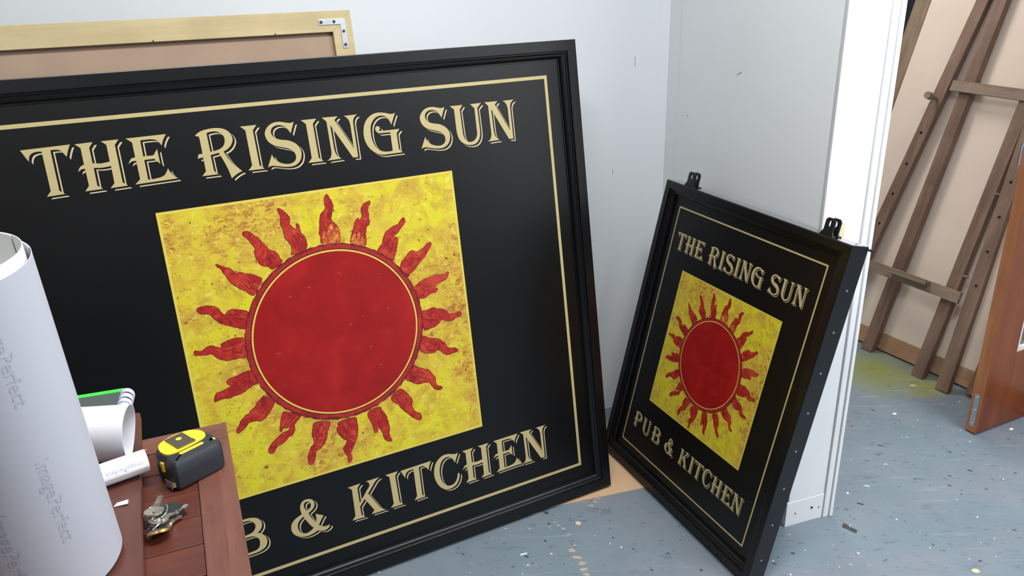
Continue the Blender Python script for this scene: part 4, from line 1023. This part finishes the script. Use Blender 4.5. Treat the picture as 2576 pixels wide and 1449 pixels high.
chip('paper_sliver', 'white_bit', 'pointed white paper sliver on the floor beside the partition foot', 'sliver', px2floor(2180, 1223), [(-9, 2), (-2, -1), (9, -4), (6, 1), (-3, 3)], .0015, -.1)
chip('paint_flake', 'cream_bit', 'yellow ochre paint flake at the easel foot', 'flake', px2floor(2296, 970), [(-12, -4), (8, -7), (14, 2), (2, 7), (-8, 5)], .001, 0)
chip('white_pellet', 'white_bit', 'round white speck on the floor below the partition trim', 'speck', px2floor(2132, 1241), [(4 * math.cos(2 * PI * i / 10), 4 * math.sin(2 * PI * i / 10)) for i in range(10)], .0015)
chip('paint_chip', 'white_bit', 'white paint chip on the floor in front of the brown door', 'chip', px2floor(2544, 1080), [(-10, 0), (-2, -5), (10, -2), (6, 5), (-4, 4)], .0015, .4)
chip('white_fleck', 'white_bit', 'larger white fleck on the floor between easel and doorway', 'fleck', px2floor(2250, 1041), [(-9, 0), (-3, -7), (7, -4), (9, 3), (0, 6)], .001, .2)
# bare patches where the floor paint has flaked, and countless crumbs
q = B(); rg = random.Random(3)
for (x, y, s) in ((1440, 1385, 13), (1452, 1402, 11), (1462, 1418, 12), (1470, 1432, 12), (1446, 1372, 6), (1478, 1446, 10), (1418, 1330, 7), (1405, 1322, 6), (1396, 1314, 5), (1486, 1272, 9), (1497, 1262, 8), (1504, 1255, 6), (1510, 1285, 4), (1345, 1291, 12), (1332, 1330, 5), (1430, 1345, 6), (2075, 1297, 6), (2090, 1296, 5), (2060, 1302, 4), (2140, 1420, 6), (2186, 1422, 5), (2360, 1385, 4), (1985, 1345, 8)):
    c = px2floor(x, y); k = rg.randint(5, 8)
    poly = []
    for i in range(k):
        a = 2 * PI * i / k + rg.uniform(-.3, .3); r = s / 1000 * rg.uniform(.45, 1.1)
        poly.append((c.x + r * 1.25 * math.cos(a), c.y + r * .8 * math.sin(a)))
    q.prism(poly, -.0005, .0004)
o = q.obj('flaked_patches', plain('bare_floor_patch', rgb(176, 164, 146), .6, .3, var=.12, scale=60), floor); o['kind'] = 'stuff'
q = B(); qd = B()
for i in range(260):
    x = rg.uniform(950, 2576); y = rg.uniform(900, 1449)
    if x < 1900 and y < 1449 - (x - 950) * .2 - 60: continue
    c = px2floor(x, y); r = rg.choice((.0012, .0016, .002, .003)); tgt = q if rg.random() < .42 else qd
    a0 = rg.uniform(0, 6)
    poly = [(c.x + r * rg.uniform(.6, 1.5) * math.cos(a0 + t), c.y + r * rg.uniform(.6, 1.2) * math.sin(a0 + t)) for t in (0, 1.2, 2.5, 3.8, 5.0)]
    if tgt is qd:
        k2 = rg.choice((1.0, 1.8, 3.0)); dx_, dy_ = math.cos(-.7), math.sin(-.7)
        poly = [(p[0] + dx_ * ((p[0] - c.x) * dx_ + (p[1] - c.y) * dy_) * (k2 - 1), p[1] + dy_ * ((p[0] - c.x) * dx_ + (p[1] - c.y) * dy_) * (k2 - 1)) for p in poly]
    tgt.prism(poly, 0, .0008)
for b_, nm, mt in ((q, 'white_crumbs', 'white_bit'), (qd, 'dark_crumbs', 'dark_bit')):
    o = b_.obj(nm, mt, floor); o['kind'] = 'stuff'
